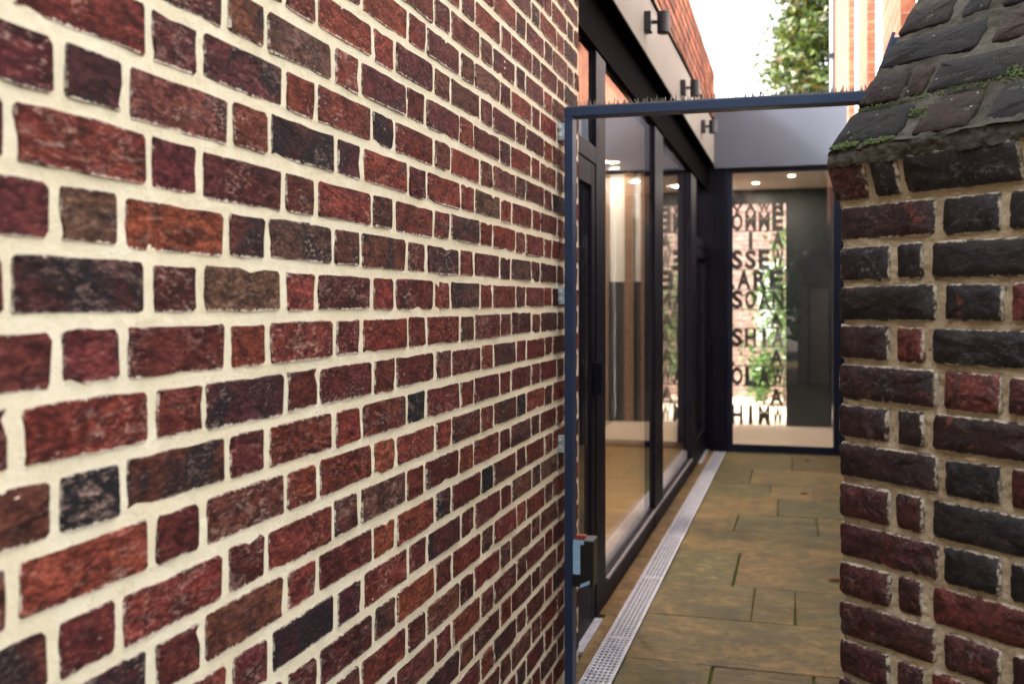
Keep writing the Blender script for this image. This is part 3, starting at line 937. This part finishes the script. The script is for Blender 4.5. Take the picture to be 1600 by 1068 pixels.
# ------------------------------------------------------------------ gate frame with glass
GY = 3.458
gate = empty('gate', (-0.77, GY, gz(GY)), 'slim navy blue metal gate frame with bird spikes along its top bar', 'gate')
gl0 = on_y(882, 168, GY); gl1 = on_y(894.5, 168, GY)
gr0 = on_y(1350, 147, GY)
PX0, PX1 = gl0.x, gl1.x
GZT = gl0.z
GD = 0.070
post_z0 = gz(GY) + 0.012
MB().box(PX0, PX1, GY, GY + GD, post_z0, GZT - 0.0335).build('post', M['navy'], gate, 0.002)
MB().box(PX0, RX - .004, GY - .001, GY + GD - .001, GZT - 0.033, GZT).build('top_bar', M['navy'], gate, 0.002)
MB().box(0.246, 0.276, GY, GY + GD, post_z0, GZT - 0.0335).build('post', M['navy'], gate, 0.002)
# raked closing panel against the right-hand building
def gp(px, py): return on_y(px, py, GY - 0.02)
pl = [gp(1341, 214), gp(1397, 58), gp(1399, 56)]
poly = [(pl[0].x, pl[0].z), (pl[1].x, pl[1].z), (RX - .004, pl[1].z + .002), (RX - .004, pl[0].z)]
MB().prism(poly, lambda p: (p[0], GY - .012, p[1]), lambda p: (p[0], GY - .016, p[1])).build('side_panel', M['navy'], gate)
rk = MB()
p0, p1 = Vector((poly[0][0], 0, poly[0][1])), Vector((poly[1][0], 0, poly[1][1]))
dn = (p1 - p0).normalized(); nn = Vector((-dn.z, 0, dn.x)) * 0.011
rk.hexa([(p0.x, GY - .075, p0.z), (p0.x + nn.x, GY - .075, p0.z + nn.z), (p0.x + nn.x, GY - .004, p0.z + nn.z), (p0.x, GY - .004, p0.z),
         (p1.x, GY - .075, p1.z), (p1.x + nn.x, GY - .075, p1.z + nn.z), (p1.x + nn.x, GY - .004, p1.z + nn.z), (p1.x, GY - .004, p1.z)])
rk.build('raked_edge', M['navy'], gate)
# spikes
spk = MB()
spk.box(PX0 + .004, RX - .01, GY + .004, GY + GD - .006, GZT + .0002, GZT + .004)
x = PX0 + 0.012
while x < RX - .02:
    for yo in (0.010, 0.030):
        xx = x + random.gauss(0, .003) + (0.008 if yo > .02 else 0)
        lx, ly = random.gauss(0, .004), random.gauss(0, .004)
        hgt = random.uniform(.015, .027)
        spk.tube((xx, GY + yo, GZT + .003), (xx + lx, GY + yo + ly, GZT + hgt), .0027, .0012, 5)
    x += 0.0165
tag(spk.build('bird_spikes', M['spike'], gate), kind='stuff')
# wall brackets and lock
for py in (205, 462, 694):
    p = on_y(877, py, GY)
    b = MB().box(WX - .004, PX0 - .0005, GY + .004, GY + .034, p.z - .03, p.z + .03)
    b.tube((WX + .008, GY + .004, p.z + .014), (WX + .008, GY - .006, p.z + .014), .007, .007, 8)
    b.tube((WX + .008, GY + .004, p.z - .014), (WX + .008, GY - .006, p.z - .014), .007, .007, 8)
    b.build('bracket', M['zinc'], gate, 0.002)
lk0 = on_y(903, 838, GY + .06); lk1 = on_y(931, 915, GY + .06)
lw = lk1.x - lk0.x
zt_, zb_ = lk0.z, lk1.z + .01
lx0 = PX1 + .0015
lb = MB().box(lx0, lx0 + lw + .008, GY - .002, GY + .082, zb_, zt_).build('lock_case', M['black_plastic'], gate, 0.003)
def sub(mb, name, mat, bev=0.0):
    o = mb.build(name, mat, None, bev)
    o.parent = lb
    o.matrix_parent_inverse = gate.matrix_world.inverted() if False else Matrix.Identity(4)
    return o
film = MB().box(lx0 + .001, lx0 + .027, GY - .0045, GY - .0025, zb_ + .045, zt_ - .012)
film.box(lx0 + .002, lx0 + .040, GY - .0045, GY - .0025, zt_ - .0118, zt_ + .002)
film.hexa([(lx0 + .025, GY - .0044, zb_ - .002), (lx0 + .060, GY - .0044, zb_ + .012), (lx0 + .060, GY - .0026, zb_ + .012), (lx0 + .025, GY - .0026, zb_ - .002),
           (lx0 + .028, GY - .0044, zb_ + .010), (lx0 + .062, GY - .0044, zb_ + .026), (lx0 + .062, GY - .0026, zb_ + .026), (lx0 + .028, GY - .0026, zb_ + .010)])
sub(film, 'peeling_film', M['film'])
sub(MB().box(lx0 + .0005, lx0 + lw + .007, GY - .0022, GY + .081, zt_ + .0004, zt_ + .003), 'lid', M['grey_metal'], .001)
rd = MB()
for k in range(3):
    rd.tube((lx0 + .010 + k * .012, GY + .012, zt_ + .010), (lx0 + .013 + k * .012, GY + .044, zt_ + .010), .0075, .0065, 10)
sub(rd, 'rubber_stop', M['red'])

# ------------------------------------------------------------------ glazed extension
ext = empty('glazed_extension', (GX, 7, gz(7)), 'single storey glazed extension with black frames, pale fascia and brick parapet', 'building')
def part(mb, name, mat, bev=0.0, par=None, kind=None, label=None):
    o = mb.build(name, mat, par or ext, bev)
    if par is not None:
        o.matrix_parent_inverse = Matrix.Identity(4)
    return tag(o, label, None, None, kind)
ext_world = ext.location.copy()
def part2(mb, name, mat, par, bev=0.0):
    """sub-part: par is a mesh part whose own origin is the world origin"""
    o = mb.build(name, mat, None, bev)
    o.parent = par
    return o
FX = -0.7507
Y0 = WY1 + 0.002
YE = YF + 2.4
zlo = lambda y: 2.651 + (y - 4.30) * 0.0097      # underside of the fascia
zup = lambda y: 2.990 + (y - 5.41) * 0.027       # its top
zl0, zl1, zu0, zu1 = zlo(Y0), zlo(YF), zup(Y0), zup(YF)
part(MB().hexa([(FX - .05, Y0, zl0), (FX, Y0, zl0), (FX, YF, zl1), (FX - .05, YF, zl1), (FX - .05, Y0, zu0), (FX, Y0, zu0), (FX, YF, zu1), (FX - .05, YF, zu1)]), 'fascia', M['fascia'])
part(MB().hexa([(FX - .052, Y0, zu0 + .0005), (FX + .012, Y0, zu0 + .0005), (FX + .012, YF, zu1 + .0005), (FX - .052, YF, zu1 + .0005), (FX - .052, Y0, zu0 + .016), (FX + .012, Y0, zu0 + .016), (FX + .012, YF, zu1 + .016), (FX - .052, YF, zu1 + .016)]), 'flashing', M['dark_beam'])
# dark header over the glazing and soffit
HZ = 2.44
part(MB().hexa([(GX - .06, Y0, HZ), (GX + .03, Y0, HZ), (GX + .03, YF, HZ + .02), (GX - .06, YF, HZ + .02), (GX - .06, Y0, zl0 - .001), (GX + .03, Y0, zl0 - .001), (GX + .03, YF, zl1 - .001), (GX - .06, YF, zl1 - .001)]), 'header', M['dark_beam'])
part(MB().hexa([(GX + .031, Y0, zl0 - .012), (FX - .001, Y0, zl0 - .012), (FX - .001, YF, zl1 - .012), (GX + .031, YF, zl1 - .012), (GX + .031, Y0, zl0 - .0005), (FX - .001, Y0, zl0 - .0005), (FX - .001, YF, zl1 - .0005), (GX + .031, YF, zl1 - .0005)]), 'soffit', M['dark_beam'])
# parapet with its own bricks
ZP = 3.635
pc = part(MB().hexa([(FX - .25, Y0, zu0 + .017), (FX - .006, Y0, zu0 + .017), (FX - .006, YF, zu1 + .017), (FX - .25, YF, zu1 + .017), (FX - .25, Y0, ZP - .004), (FX - .006, Y0, ZP - .004), (FX - .006, YF, ZP - .004), (FX - .25, YF, ZP - .004)]), 'parapet', M['pink_mortar'])
pcx = pc.matrix_parent_inverse
BW = 0.228; CH = 0.079
pbm = {}
def pbrick(w):
    key = round(w, 3)
    if key not in pbm:
        h = 0.064
        v = [(-.02, -w / 2, -h / 2), (-.02, w / 2, -h / 2), (-.02, w / 2, h / 2), (-.02, -w / 2, h / 2),
             (0.0, -w / 2 + .002, -h / 2 + .002), (0.0, w / 2 - .002, -h / 2 + .002), (0.0, w / 2 - .002, h / 2 - .002), (0.0, -w / 2 + .002, h / 2 - .002)]
        m_ = MB().add(v, [(4, 5, 6, 7), (0, 1, 5, 4), (1, 2, 6, 5), (2, 3, 7, 6), (3, 0, 4, 7)]).mesh('brick')
        m_.materials.append(M['orange_brick'])
        pbm[key] = m_
    return pbm[key]
row = 0
z = ZP - CH / 2 - .001  # top course
while z > 3.0:
    y = Y0 + (0 if row % 2 else -0.114)
    while y < YF - .02:
        a, b = max(y, Y0) + .006, min(y + BW, YF) - .005
        if b - a > .04 and z - .034 > zup((a + b) / 2) + .018 + .027 * (b - a) / 2 and (a + b) / 2 > 4.3:
            o = bpy.data.objects.new('brick', pbrick(b - a)); col.objects.link(o)
            o.parent = pc
            o.location = (FX + random.uniform(-.001, .003), (a + b) / 2, z)
            k = random.uniform(.45, 1.35)
            o.color = (0.165 * k, 0.052 * k * random.uniform(.85, 1.25), 0.030 * k, 1)
        y += BW
    row += 1
    z -= CH
# roof and rooms behind the glass
part(MB().box(-5.2, FX - .06, Y0, YE, 2.84, 2.95), 'roof_slab', M['ceiling'])
part(MB().box(-5.2, GX - .065, Y0 + .01, YE, 2.72, 2.839), 'ceiling', M['ceiling'])
part(MB().hexa([(-5.2, Y0, -.5), (GX - .045, Y0, -.5), (GX - .045, YE, -.5), (-5.2, YE, -.5), (-5.2, Y0, gz(Y0) + .01), (GX - .045, Y0, gz(Y0) + .01), (GX - .045, YE, gz(YF) + .01), (-5.2, YE, gz(YF) + .01)]), 'room_floor', M['room_floor'])
part(MB().box(-5.3, -5.2, Y0, YE, -.5, 2.95), 'room_wall', M['off_white'])
part(MB().box(-5.2, WX - .34, Y0 - .12, Y0 - .004, -.5, 2.95), 'room_wall', M['off_white'])
RW = YF + .25
fw = part(MB().box(-5.2, GX - .10, RW, RW + .12, -.5, 2.72), 'room_wall', M['dark_wall'], label='dark end wall of the room behind the glass')
def rwx(px): return on_y(px, 500, RW).x
def rwz(py): return on_y(980, py, RW).z
for a, b in ((930, 953), (978, 992), (1003, 1016)):
    part2(MB().box(rwx(a), rwx(b), RW - .09, RW - .001, rwz(690), 2.71), 'pier', M['tan_brick'], fw)
for a, b in ((954, 977), (993, 1002)):
    part2(MB().box(rwx(a), rwx(b), RW - .03, RW - .001, rwz(440), rwz(272)), 'pale_panel', M['white'], fw)
part2(MB().box(-4.5, GX - .3, RW - .25, RW - .092, gz(YF) + .0, rwz(657)), 'bench', M['floor'], fw)
part2(MB().box(-5.0, GX - .11, RW - .10, RW - .002, rwz(271), 2.715), 'dark_rail', M['dark_beam'], fw)
# left glazing: frame members on plane GX
def gyx(px): return on_x(px, YH, GX).y
y1a, y1b = gyx(924), gyx(939)
y2a, y2b = gyx(1018), gyx(1031)
y3a, y3b = gyx(1076), gyx(1084)
fr = []
FD0, FD1 = GX - .045, GX + .022
def vpost(name, ya, yb, z1=HZ - .001, dx=0.0, par=None):
    return part(MB().box(FD0 - dx, FD1 + dx, ya, yb, gz(yb) + .012, z1), name, M['black_frame'], .003)
vpost('mullion', y1a, y1b)
vpost('mullion', y2a, y2b)
vpost('mullion', y3a, y3b)
vpost('mullion', Y0 + .002, Y0 + .045)
def brail(ya, yb, h0=.005, h1=.135):
    m = MB().hexa([(FD0 + .002, ya, gz(ya) + h0), (FD1 - .002, ya, gz(ya) + h0), (FD1 - .002, yb, gz(yb) + h0), (FD0 + .002, yb, gz(yb) + h0),
                   (FD0 + .002, ya, gz(ya) + h1), (FD1 - .002, ya, gz(ya) + h1), (FD1 - .002, yb, gz(yb) + h1), (FD0 + .002, yb, gz(yb) + h1)])
    return part(m, 'bottom_rail', M['black_frame'], .003)
def pane(ya, yb, z0, z1, name='glass_pane'):
    return part(MB().box(GX - .012, GX + .004, ya, yb, z0, z1), name, M['glass'])
brail(y1b + .001, y2a - .001); pane(y1b + .001, y2a - .001, gz(y2a) + .137, HZ - .002)
brail(y2b + .001, y3a - .001); pane(y2b + .001, y3a - .001, gz(y3a) + .137, HZ - .002)
def ledge(ya, yb):
    m = MB().hexa(strip(FD1 - .002, FD1 + .014, ya, yb, .118, .131))
    return m
sill = ledge(y1b + .001, y3a - .001)
part(sill, 'sill', M['grey_metal'])
def glazed_door(ya, yb, door_h=2.0):
    zf = gz(yb) + .014
    zt0 = gz(yb) + door_h
    tr = part(MB().box(FD0, FD1, ya, yb, zt0, zt0 + .075), 'transom', M['black_frame'], .003)
    pane(ya, yb, zt0 + .077, HZ - .002, 'overlight_pane')
    st = 0.085
    leaf = part(MB().box(FD0 + .008, FD1 - .004, ya + .004, ya + st, zf, zt0 - .004).box(FD0 + .008, FD1 - .004, yb - st, yb - .004, zf, zt0 - .004)
                .box(FD0 + .009, FD1 - .005, ya + st, yb - st, zf, zf + .22).box(FD0 + .009, FD1 - .005, ya + st, yb - st, zt0 - .10, zt0 - .004), 'door', M['black_frame'])
    part2(MB().box(GX - .010, GX + .002, ya + st + .001, yb - st - .001, zf + .221, zt0 - .101), 'glass_pane', M['glass'], leaf)
    part2(MB().box(FD1 - .003, FD1 + .035, yb - .06, yb - .045, zf + .98, zf + 1.12), 'handle', M['black_frame'], leaf)
    thr = part(MB().box(FD0 - .01, FD1 + .03, ya, yb, gz(yb) + .001, gz(yb) + .013), 'threshold', M['galv'])
glazed_door(Y0 + .046, y1a - .001)
glazed_door(y3b + .001, YF - .06)
# corner panel and far door
cz = gz(YF)
xa, xb = on_y(1104, 500, YF).x, on_y(1136, 500, YF).x
part(MB().box(GX - .1, xb, YF - .05, YF + .06, cz - .1, zl1 - .002), 'corner_panel', M['black_frame'], .003)
for px in (1112, 1122, 1131):
    xx = on_y(px, 500, YF).x
    part(MB().box(xx - .01, xx + .006, YF - .068, YF - .0505, cz + .001, zl1 - .004), 'cover_strip', M['black_frame'])
xd0, xd1 = xb + .002, on_y(1311, 500, YF).x
zh = on_y(1220, 262, YF).z
fd = part(MB().box(xd0, on_y(1145, 500, YF).x, YF - .03, YF + .03, cz + .004, zh).box(on_y(1302, 500, YF).x, xd1, YF - .03, YF + .03, cz + .004, zh)
          .box(on_y(1145, 500, YF).x, on_y(1302, 500, YF).x, YF - .029, YF + .029, zh - .04, zh).box(on_y(1145, 500, YF).x, on_y(1302, 500, YF).x, YF - .029, YF + .029, cz + .004, on_y(1220, 696, YF).z), 'far_door', M['door_navy'])
part2(MB().box(on_y(1145, 500, YF).x, on_y(1302, 500, YF).x, YF - .006, YF + .006, on_y(1220, 696, YF).z, zh - .04), 'glass_pane', M['glass'], fd)
part(MB().box(xd1 + .001, RX - .002, YF - .04, YF + .06, cz - .1, zl1 - .002), 'corner_panel', M['door_navy'])
# grey fascia over the far door
xf1 = on_y(1324, 200, YF - .1).x
part(MB().box(FX + .001, xf1, YF - .10, YF + .08, zh + .001, on_y(1220, 160, YF).z), 'far_fascia', M['grey_fascia'], .004, label='lilac grey fascia above the far glass door')
part(MB().box(FX, RX - .002, YF + .081, YE, 2.80, 2.95), 'roof_slab', M['ceiling'])
# lobby behind the far door
YB = YF + 2.25
part(MB().box(GX - .04, RX - .002, YF + .062, YE, 2.70, 2.799), 'ceiling', M['ceiling'])
part(MB().box(GX - .04, 2.2, YF + .062, YB + 4, cz - .3, cz - .001), 'lobby_floor', M['floor'])
part(MB().box(RX - .1, RX - .003, YF + .061, YB, cz, 2.699), 'lobby_wall', M['teal'])
part(MB().box(GX - .10, GX - .041, YF + .371, YB, cz, 2.699), 'lobby_wall', M['tan_brick'])
sx0, sx1 = on_y(1100, 500, YB).x, on_y(1229, 500, YB).x
sz0, sz1 = on_y(1190, 668, YB).z, on_y(1190, 318, YB).z
bw = part(MB().box(sx1, RX - .101, YB, YB + .1, cz, 2.699).box(GX - .04, sx1, YB + .001, YB + .099, sz1, 2.699), 'lobby_wall', M['teal'], label='dark teal wall beside the lettered screen')
# downlights
def downlight(p, watt, r=.035):
    o = part(MB().tube((p[0], p[1], p[2] - .010), (p[0], p[1], p[2] - .004), r, r, 16), 'downlight', M['glow'])
    ld = bpy.data.lights.new('downlight_lamp', 'AREA'); ld.shape = 'DISK'; ld.size = r * 2
    ld.energy = watt; ld.color = (1, .84, .66)
    lo = bpy.data.objects.new('downlight_lamp', ld); lo.location = (p[0], p[1], p[2] - .013)
    col.objects.link(lo); lo.parent = ext; lo.matrix_parent_inverse = Matrix.Translation(-ext.location)
def on_ceil(px, py, zc):
    d = ray(px, py); return CAM + d * ((zc - H) / d.z)
for px, py, w_ in ((946, 252, 0.8), (962, 253, 0.8), (987, 281, 0.8)):
    p = on_ceil(px, py, 2.72)
    p.y = min(p.y, RW - .3); downlight((p.x, p.y, 2.72), w_)
for x_, y_ in ((-2.8, 5.4), (-2.8, 7.6), (-1.9, 6.5)): downlight((x_, y_, 2.72), 7)
p = on_ceil(1237, 274, 2.70); downlight((p.x, max(p.y, YF + .3), 2.70), 2.5)
downlight((-.4, YF + 1.5, 2.70), 2)

# ------------------------------------------------------------------ lettered screen in the opening behind the lobby
scr = empty('lettered_screen', (sx0, YB + .05, cz), 'black steel screen of cut out letters in rows behind the far door', 'screen')
lx = lambda px: on_y(px, 500, YB + .05).x
lz = lambda py: on_y(1190, py, YB + .05).z
MB().box(lx(1228), lx(1231), YB + .03, YB + .07, sz0, sz1 - .002).build('frame_bar', M['letter'], scr)
MB().box(lx(1090), lx(1098), YB + .03, YB + .07, sz0, sz1 - .002).build('frame_bar', M['letter'], scr)
TXT = [(318, 331, 'NAVAWM'), (332, 360, 'VKOMME'), (362, 388, 'IL I A'), (390, 420, 'DOSSEW'), (422, 451, 'SLARE'), (453, 482, 'WSSOAN'), (490, 512, 'LI  A'), (513, 541, 'BOSHIA'), (544, 571, 'IL  A'), (573, 602, 'IKOLAW'), (606, 632, 'LI  A'), (634, 663, 'BOHIMW')]
def letter_mesh(ch):
    cu = bpy.data.curves.new('letter', 'FONT')
    cu.body = ch; cu.size = 1.0; cu.extrude = 0.02; cu.offset = 0.042; cu.resolution_u = 3
    t = bpy.data.objects.new('letter', cu)
    col.objects.link(t)
    dg = bpy.context.evaluated_depsgraph_get()
    me = bpy.data.meshes.new_from_object(t.evaluated_get(dg))
    bpy.data.objects.remove(t); bpy.data.curves.remove(cu)
    me.materials.clear(); me.materials.append(M['letter'])
    co = np.zeros(len(me.vertices) * 3, dtype=np.float32); me.vertices.foreach_get('co', co); co = co.reshape(-1, 3)
    mn, mx = co.min(0), co.max(0)
    co[:, 0] = (co[:, 0] - mn[0]) / (mx[0] - mn[0]); co[:, 1] = (co[:, 1] - mn[1]) / (mx[1] - mn[1])
    me.vertices.foreach_set('co', co.ravel()); me.update()
    return me
LM = {}
for pa, pb, s in TXT:
    z1_, z0_ = lz(pa), lz(pb)
    MB().box(lx(1098), lx(1228), YB + .044, YB + .052, z0_ - .012, z0_ - .001).build('cross_bar', M['letter'], scr)
    n = len(s)
    for i, ch in enumerate(s):
        if ch == ' ': continue
        if ch not in LM: LM[ch] = letter_mesh(ch)
        w = (lx(1226) - lx(1100)) / n
        o = link('letter', LM[ch], None, scr)
        wid = w * .84 * (0.35 if ch == 'I' else 1)
        o.location = (lx(1100) + i * w + (w - wid) / 2, YB + .048, z0_ - .001)
        o.rotation_euler = (math.pi / 2, 0, 0)
        o.scale = (wid, (z1_ - z0_) * 1.0, .3)
# courtyard beyond
cw = MB().box(-3.5, 2.5, YB + 3.6, YB + 3.9, cz - .1, 4.2).build('courtyard_wall', M['court_brick'])
tag(cw, 'pale pink brick wall seen beyond the lettered screen', 'wall')
wv = MB().box(lx(1170), lx(1205), YB + 3.55, YB + 3.62, cz + .9, cz + 2.1).build('pane', M['white'], None)
wv.parent = cw
wv['label'] = 'white window in the pink wall'

def leaf_cloud(name, n, fn, size, mat, parent=None):
    v = np.zeros((n * 4, 3)); f = []
    for i in range(n):
        c = fn()
        d = Vector((random.gauss(0, 1), random.gauss(0, 1), random.gauss(.2, .8))).normalized()
        s_ = d.cross(Vector((random.gauss(0, 1), random.gauss(0, 1), random.gauss(0, 1)))).normalized()
        L_ = size * random.uniform(.6, 1.25)
        nn_ = d.cross(s_)
        p = [c - d * L_ * .5, c + s_ * L_ * .2 + nn_ * L_ * .05, c + d * L_ * .5, c - s_ * L_ * .2 + nn_ * L_ * .05]
        for k in range(4): v[i * 4 + k] = p[k]
        f.append((i * 4, i * 4 + 1, i * 4 + 2, i * 4 + 3))
    me = bpy.data.meshes.new(name); me.from_pydata(v.tolist(), [], f); me.update()
    return link(name, me, mat, parent)
def shrub(x, y, r, h, n, label):
    b = cz
    t = empty('shrub', (x, y, b), label, 'shrub')
    cs = [Vector((x + random.gauss(0, r * .4), y + random.gauss(0, r * .4), b + h * random.uniform(.25, .9))) for _ in range(9)]
    def fn():
        c = random.choice(cs)
        return c + Vector((random.gauss(0, r * .28), random.gauss(0, r * .28), random.gauss(0, h * .14)))
    o = leaf_cloud('foliage', n, fn, .12, M['shrub'], t)
    MB().tube((x, y, b - .05), (x, y, b + h * .5), .02, .01, 6).build('stem', M['trunk'], t)
shrub(lx(1185), YB + 2.6, .28, .75, 900, 'low green shrub below the screen letters in the courtyard')
shrub(lx(1222), YB + 3.0, .45, 2.4, 1500, 'taller green shrub at the right of the courtyard')

# ------------------------------------------------------------------ wall lamps on the fascia
def lamp(px, py, label):
    p = on_x(px, py, FX)
    t = empty('wall_lamp', (FX, p.y, p.z), label, 'lamp', 'spotlights along the fascia')
    MB().box(FX + .0005, FX + .036, p.y - .045, p.y + .045, p.z - .05, p.z + .05).build('back_plate', M['lamp_black'], t, .003)
    MB().tube((FX + .036, p.y, p.z), (FX + .065, p.y, p.z), .010, .010, 10).build('arm', M['lamp_black'], t)
    MB().tube((FX + .098, p.y, p.z - .062), (FX + .098, p.y, p.z + .05), .034, .034, 20).build('lamp_head', M['lamp_black'], t, .003)
lamp(1008, 36, 'nearest black cylinder spotlight on the fascia, at the top of the photo')
lamp(1064, 138, 'middle black cylinder spotlight on the fascia just above the gate bar')
lamp(1096, 198, 'farthest black cylinder spotlight on the fascia, seen below the gate bar')

# ------------------------------------------------------------------ building on the right of the passage
rb = empty('tall_building', (RX, 8, gz(8)), 'tall orange brick building with white upright panels behind the buttress', 'building')
def ry(px): return on_x(px, 100, RX).y
Yend = ry(1301); HT = 8.5
MB().box(RX + .08, 3.5, 3.0, Yend - .001, -.5, HT).build('wall', M['white'], rb)
for a, b in ((1326, 1305), (1355, 1340), (1407, 1378), (1560, 1450)):
    MB().box(RX, RX + .079, ry(a), ry(b), 2.61, HT - .01).build('brick_pilaster', M['tower_brick'], rb)
MB().box(RX + .06, 3.49, ry(1305) + .0, Yend - .0005, -.45, HT - .005).build('end_pilaster', M['tower_brick'], rb)
for a, b in ((1340, 1327), (1378, 1356)):
    ya, yb = ry(a), ry(b)
    MB().box(RX + .055, RX + .0795, ya + .06, yb - .06, 2.2, HT - .5).build('window_board', M['white'], rb)
MB().box(RX, RX + .0795, 3.62, YF + 2, -.45, 2.60).build('reflection_cover', M['reflect_cover'], rb)  # unseen cover added to keep brick stripes and brightness out of the panes' reflections
dp = MB().tube((RX + .01, Yend + .05, -.4), (RX + .01, Yend + .05, HT), .05, .05, 14)
pipe = dp.build('downpipe', M['pipe'], rb, smooth=True)
for z_ in (1.2, 3.2, 4.9, 6.6):
    b_ = MB().box(RX - .05, RX + .09, Yend - .01, Yend + .105, z_ - .03, z_ + .03).build('bracket', M['lamp_black'], None)
    b_.parent = pipe

# ------------------------------------------------------------------ tree behind
TZ = 18.5
tb = at_z(1318, YH, TZ)
tree = empty('magnolia_tree', (tb.x, tb.y, -.42), 'leafy green tree with bronze leaves against the white sky', 'tree')
pm_ = TZ / F_PX
top = H + (YH + 190) * pm_
lowz = H + (YH - 330) * pm_
MB().tube((tb.x, tb.y, -.45), (tb.x, tb.y, top - 1), .16, .03, 10).build('trunk', M['trunk'], tree)
clumps = []
for _ in range(520):
    u = random.random() ** .8
    z_ = lowz + (top - lowz) * u
    R_ = (0.20 + 1.75 * (1 - u) ** .8) * (1 if u > .25 else .6 + 1.6 * u)
    a_ = random.uniform(0, 6.283); rr = R_ * math.sqrt(random.uniform(.12, 1.0))
    clumps.append((Vector((tb.x + rr * math.cos(a_), tb.y + rr * math.sin(a_), z_)), random.uniform(.10, .24)))
lm_ = MB()
for c, r in clumps[::6]:
    lm_.tube((tb.x, tb.y, c.z - .5), c, .025, .008, 5)
lm_.build('limbs', M['trunk'], tree)
def tf():
    c, r = random.choice(clumps)
    return c + Vector((random.gauss(0, r), random.gauss(0, r), random.gauss(0, r * .8)))
leaf_cloud('crown', 36000, tf, .17, M['leaf'], tree)

# ------------------------------------------------------------------ garden trees behind the viewer (seen only as reflections in the glass)
for k, (x_, y_, hh, rr_) in enumerate(((-3.5, -13, 8.5, 3.0), (1.5, -15, 9.5, 3.2), (6.5, -13, 8.0, 3.0))):
    t_ = empty('garden_tree', (x_, y_, -.42), ['broad garden tree on the left behind the viewer', 'tallest garden tree behind the viewer', 'broad garden tree on the right behind the viewer'][k], 'tree', 'garden trees reflected in the glass')
    MB().tube((x_, y_, -.5), (x_, y_, hh * .6), .2, .06, 8).build('trunk', M['trunk'], t_)
    cs_ = [Vector((x_ + random.gauss(0, rr_ * .45), y_ + random.gauss(0, rr_ * .4), random.uniform(.6, hh))) for _ in range(60)]
    leaf_cloud('crown', 9000, lambda: random.choice(cs_) + Vector((random.gauss(0, .55), random.gauss(0, .55), random.gauss(0, .55))), .7, M['shrub'], t_)

# ------------------------------------------------------------------ fallen leaves on the paving
for px_, py_, lab_ in ((1262, 720, 'small red brown fallen leaf lying near the far glass door'), (1256, 772, 'tiny dark fallen leaf in the middle of the paving'), (1304, 907, 'dark fallen leaf on the paving close to the buttress')):
    p_ = gy(py_, px_)
    z_ = gz(p_.y) + .004
    a_ = random.uniform(0, 6.28)
    out_ = []
    for t_ in range(10):
        th = t_ / 10 * 6.283
        r_ = .034 * (0.62 + .38 * abs(math.cos(th)))
        out_.append((p_.x + r_ * math.cos(th + a_), p_.y + r_ * math.sin(th + a_) * .7, z_ + random.uniform(.001, .010)))
    vs_ = [(p_.x, p_.y, z_)] + out_ + [(x, y, z + .001) for x, y, z in [(p_.x, p_.y, z_)] + out_]
    fs_ = [(0, 1 + (i + 1) % 10, 1 + i) for i in range(10)] + [(11, 12 + i, 12 + (i + 1) % 10) for i in range(10)] + [(1 + i, 1 + (i + 1) % 10, 12 + (i + 1) % 10, 12 + i) for i in range(10)]
    lf_ = MB().add(vs_, fs_).build('fallen_leaf', M['dead_leaf'])
    tag(lf_, lab_, 'leaf', 'fallen leaves on the paving')
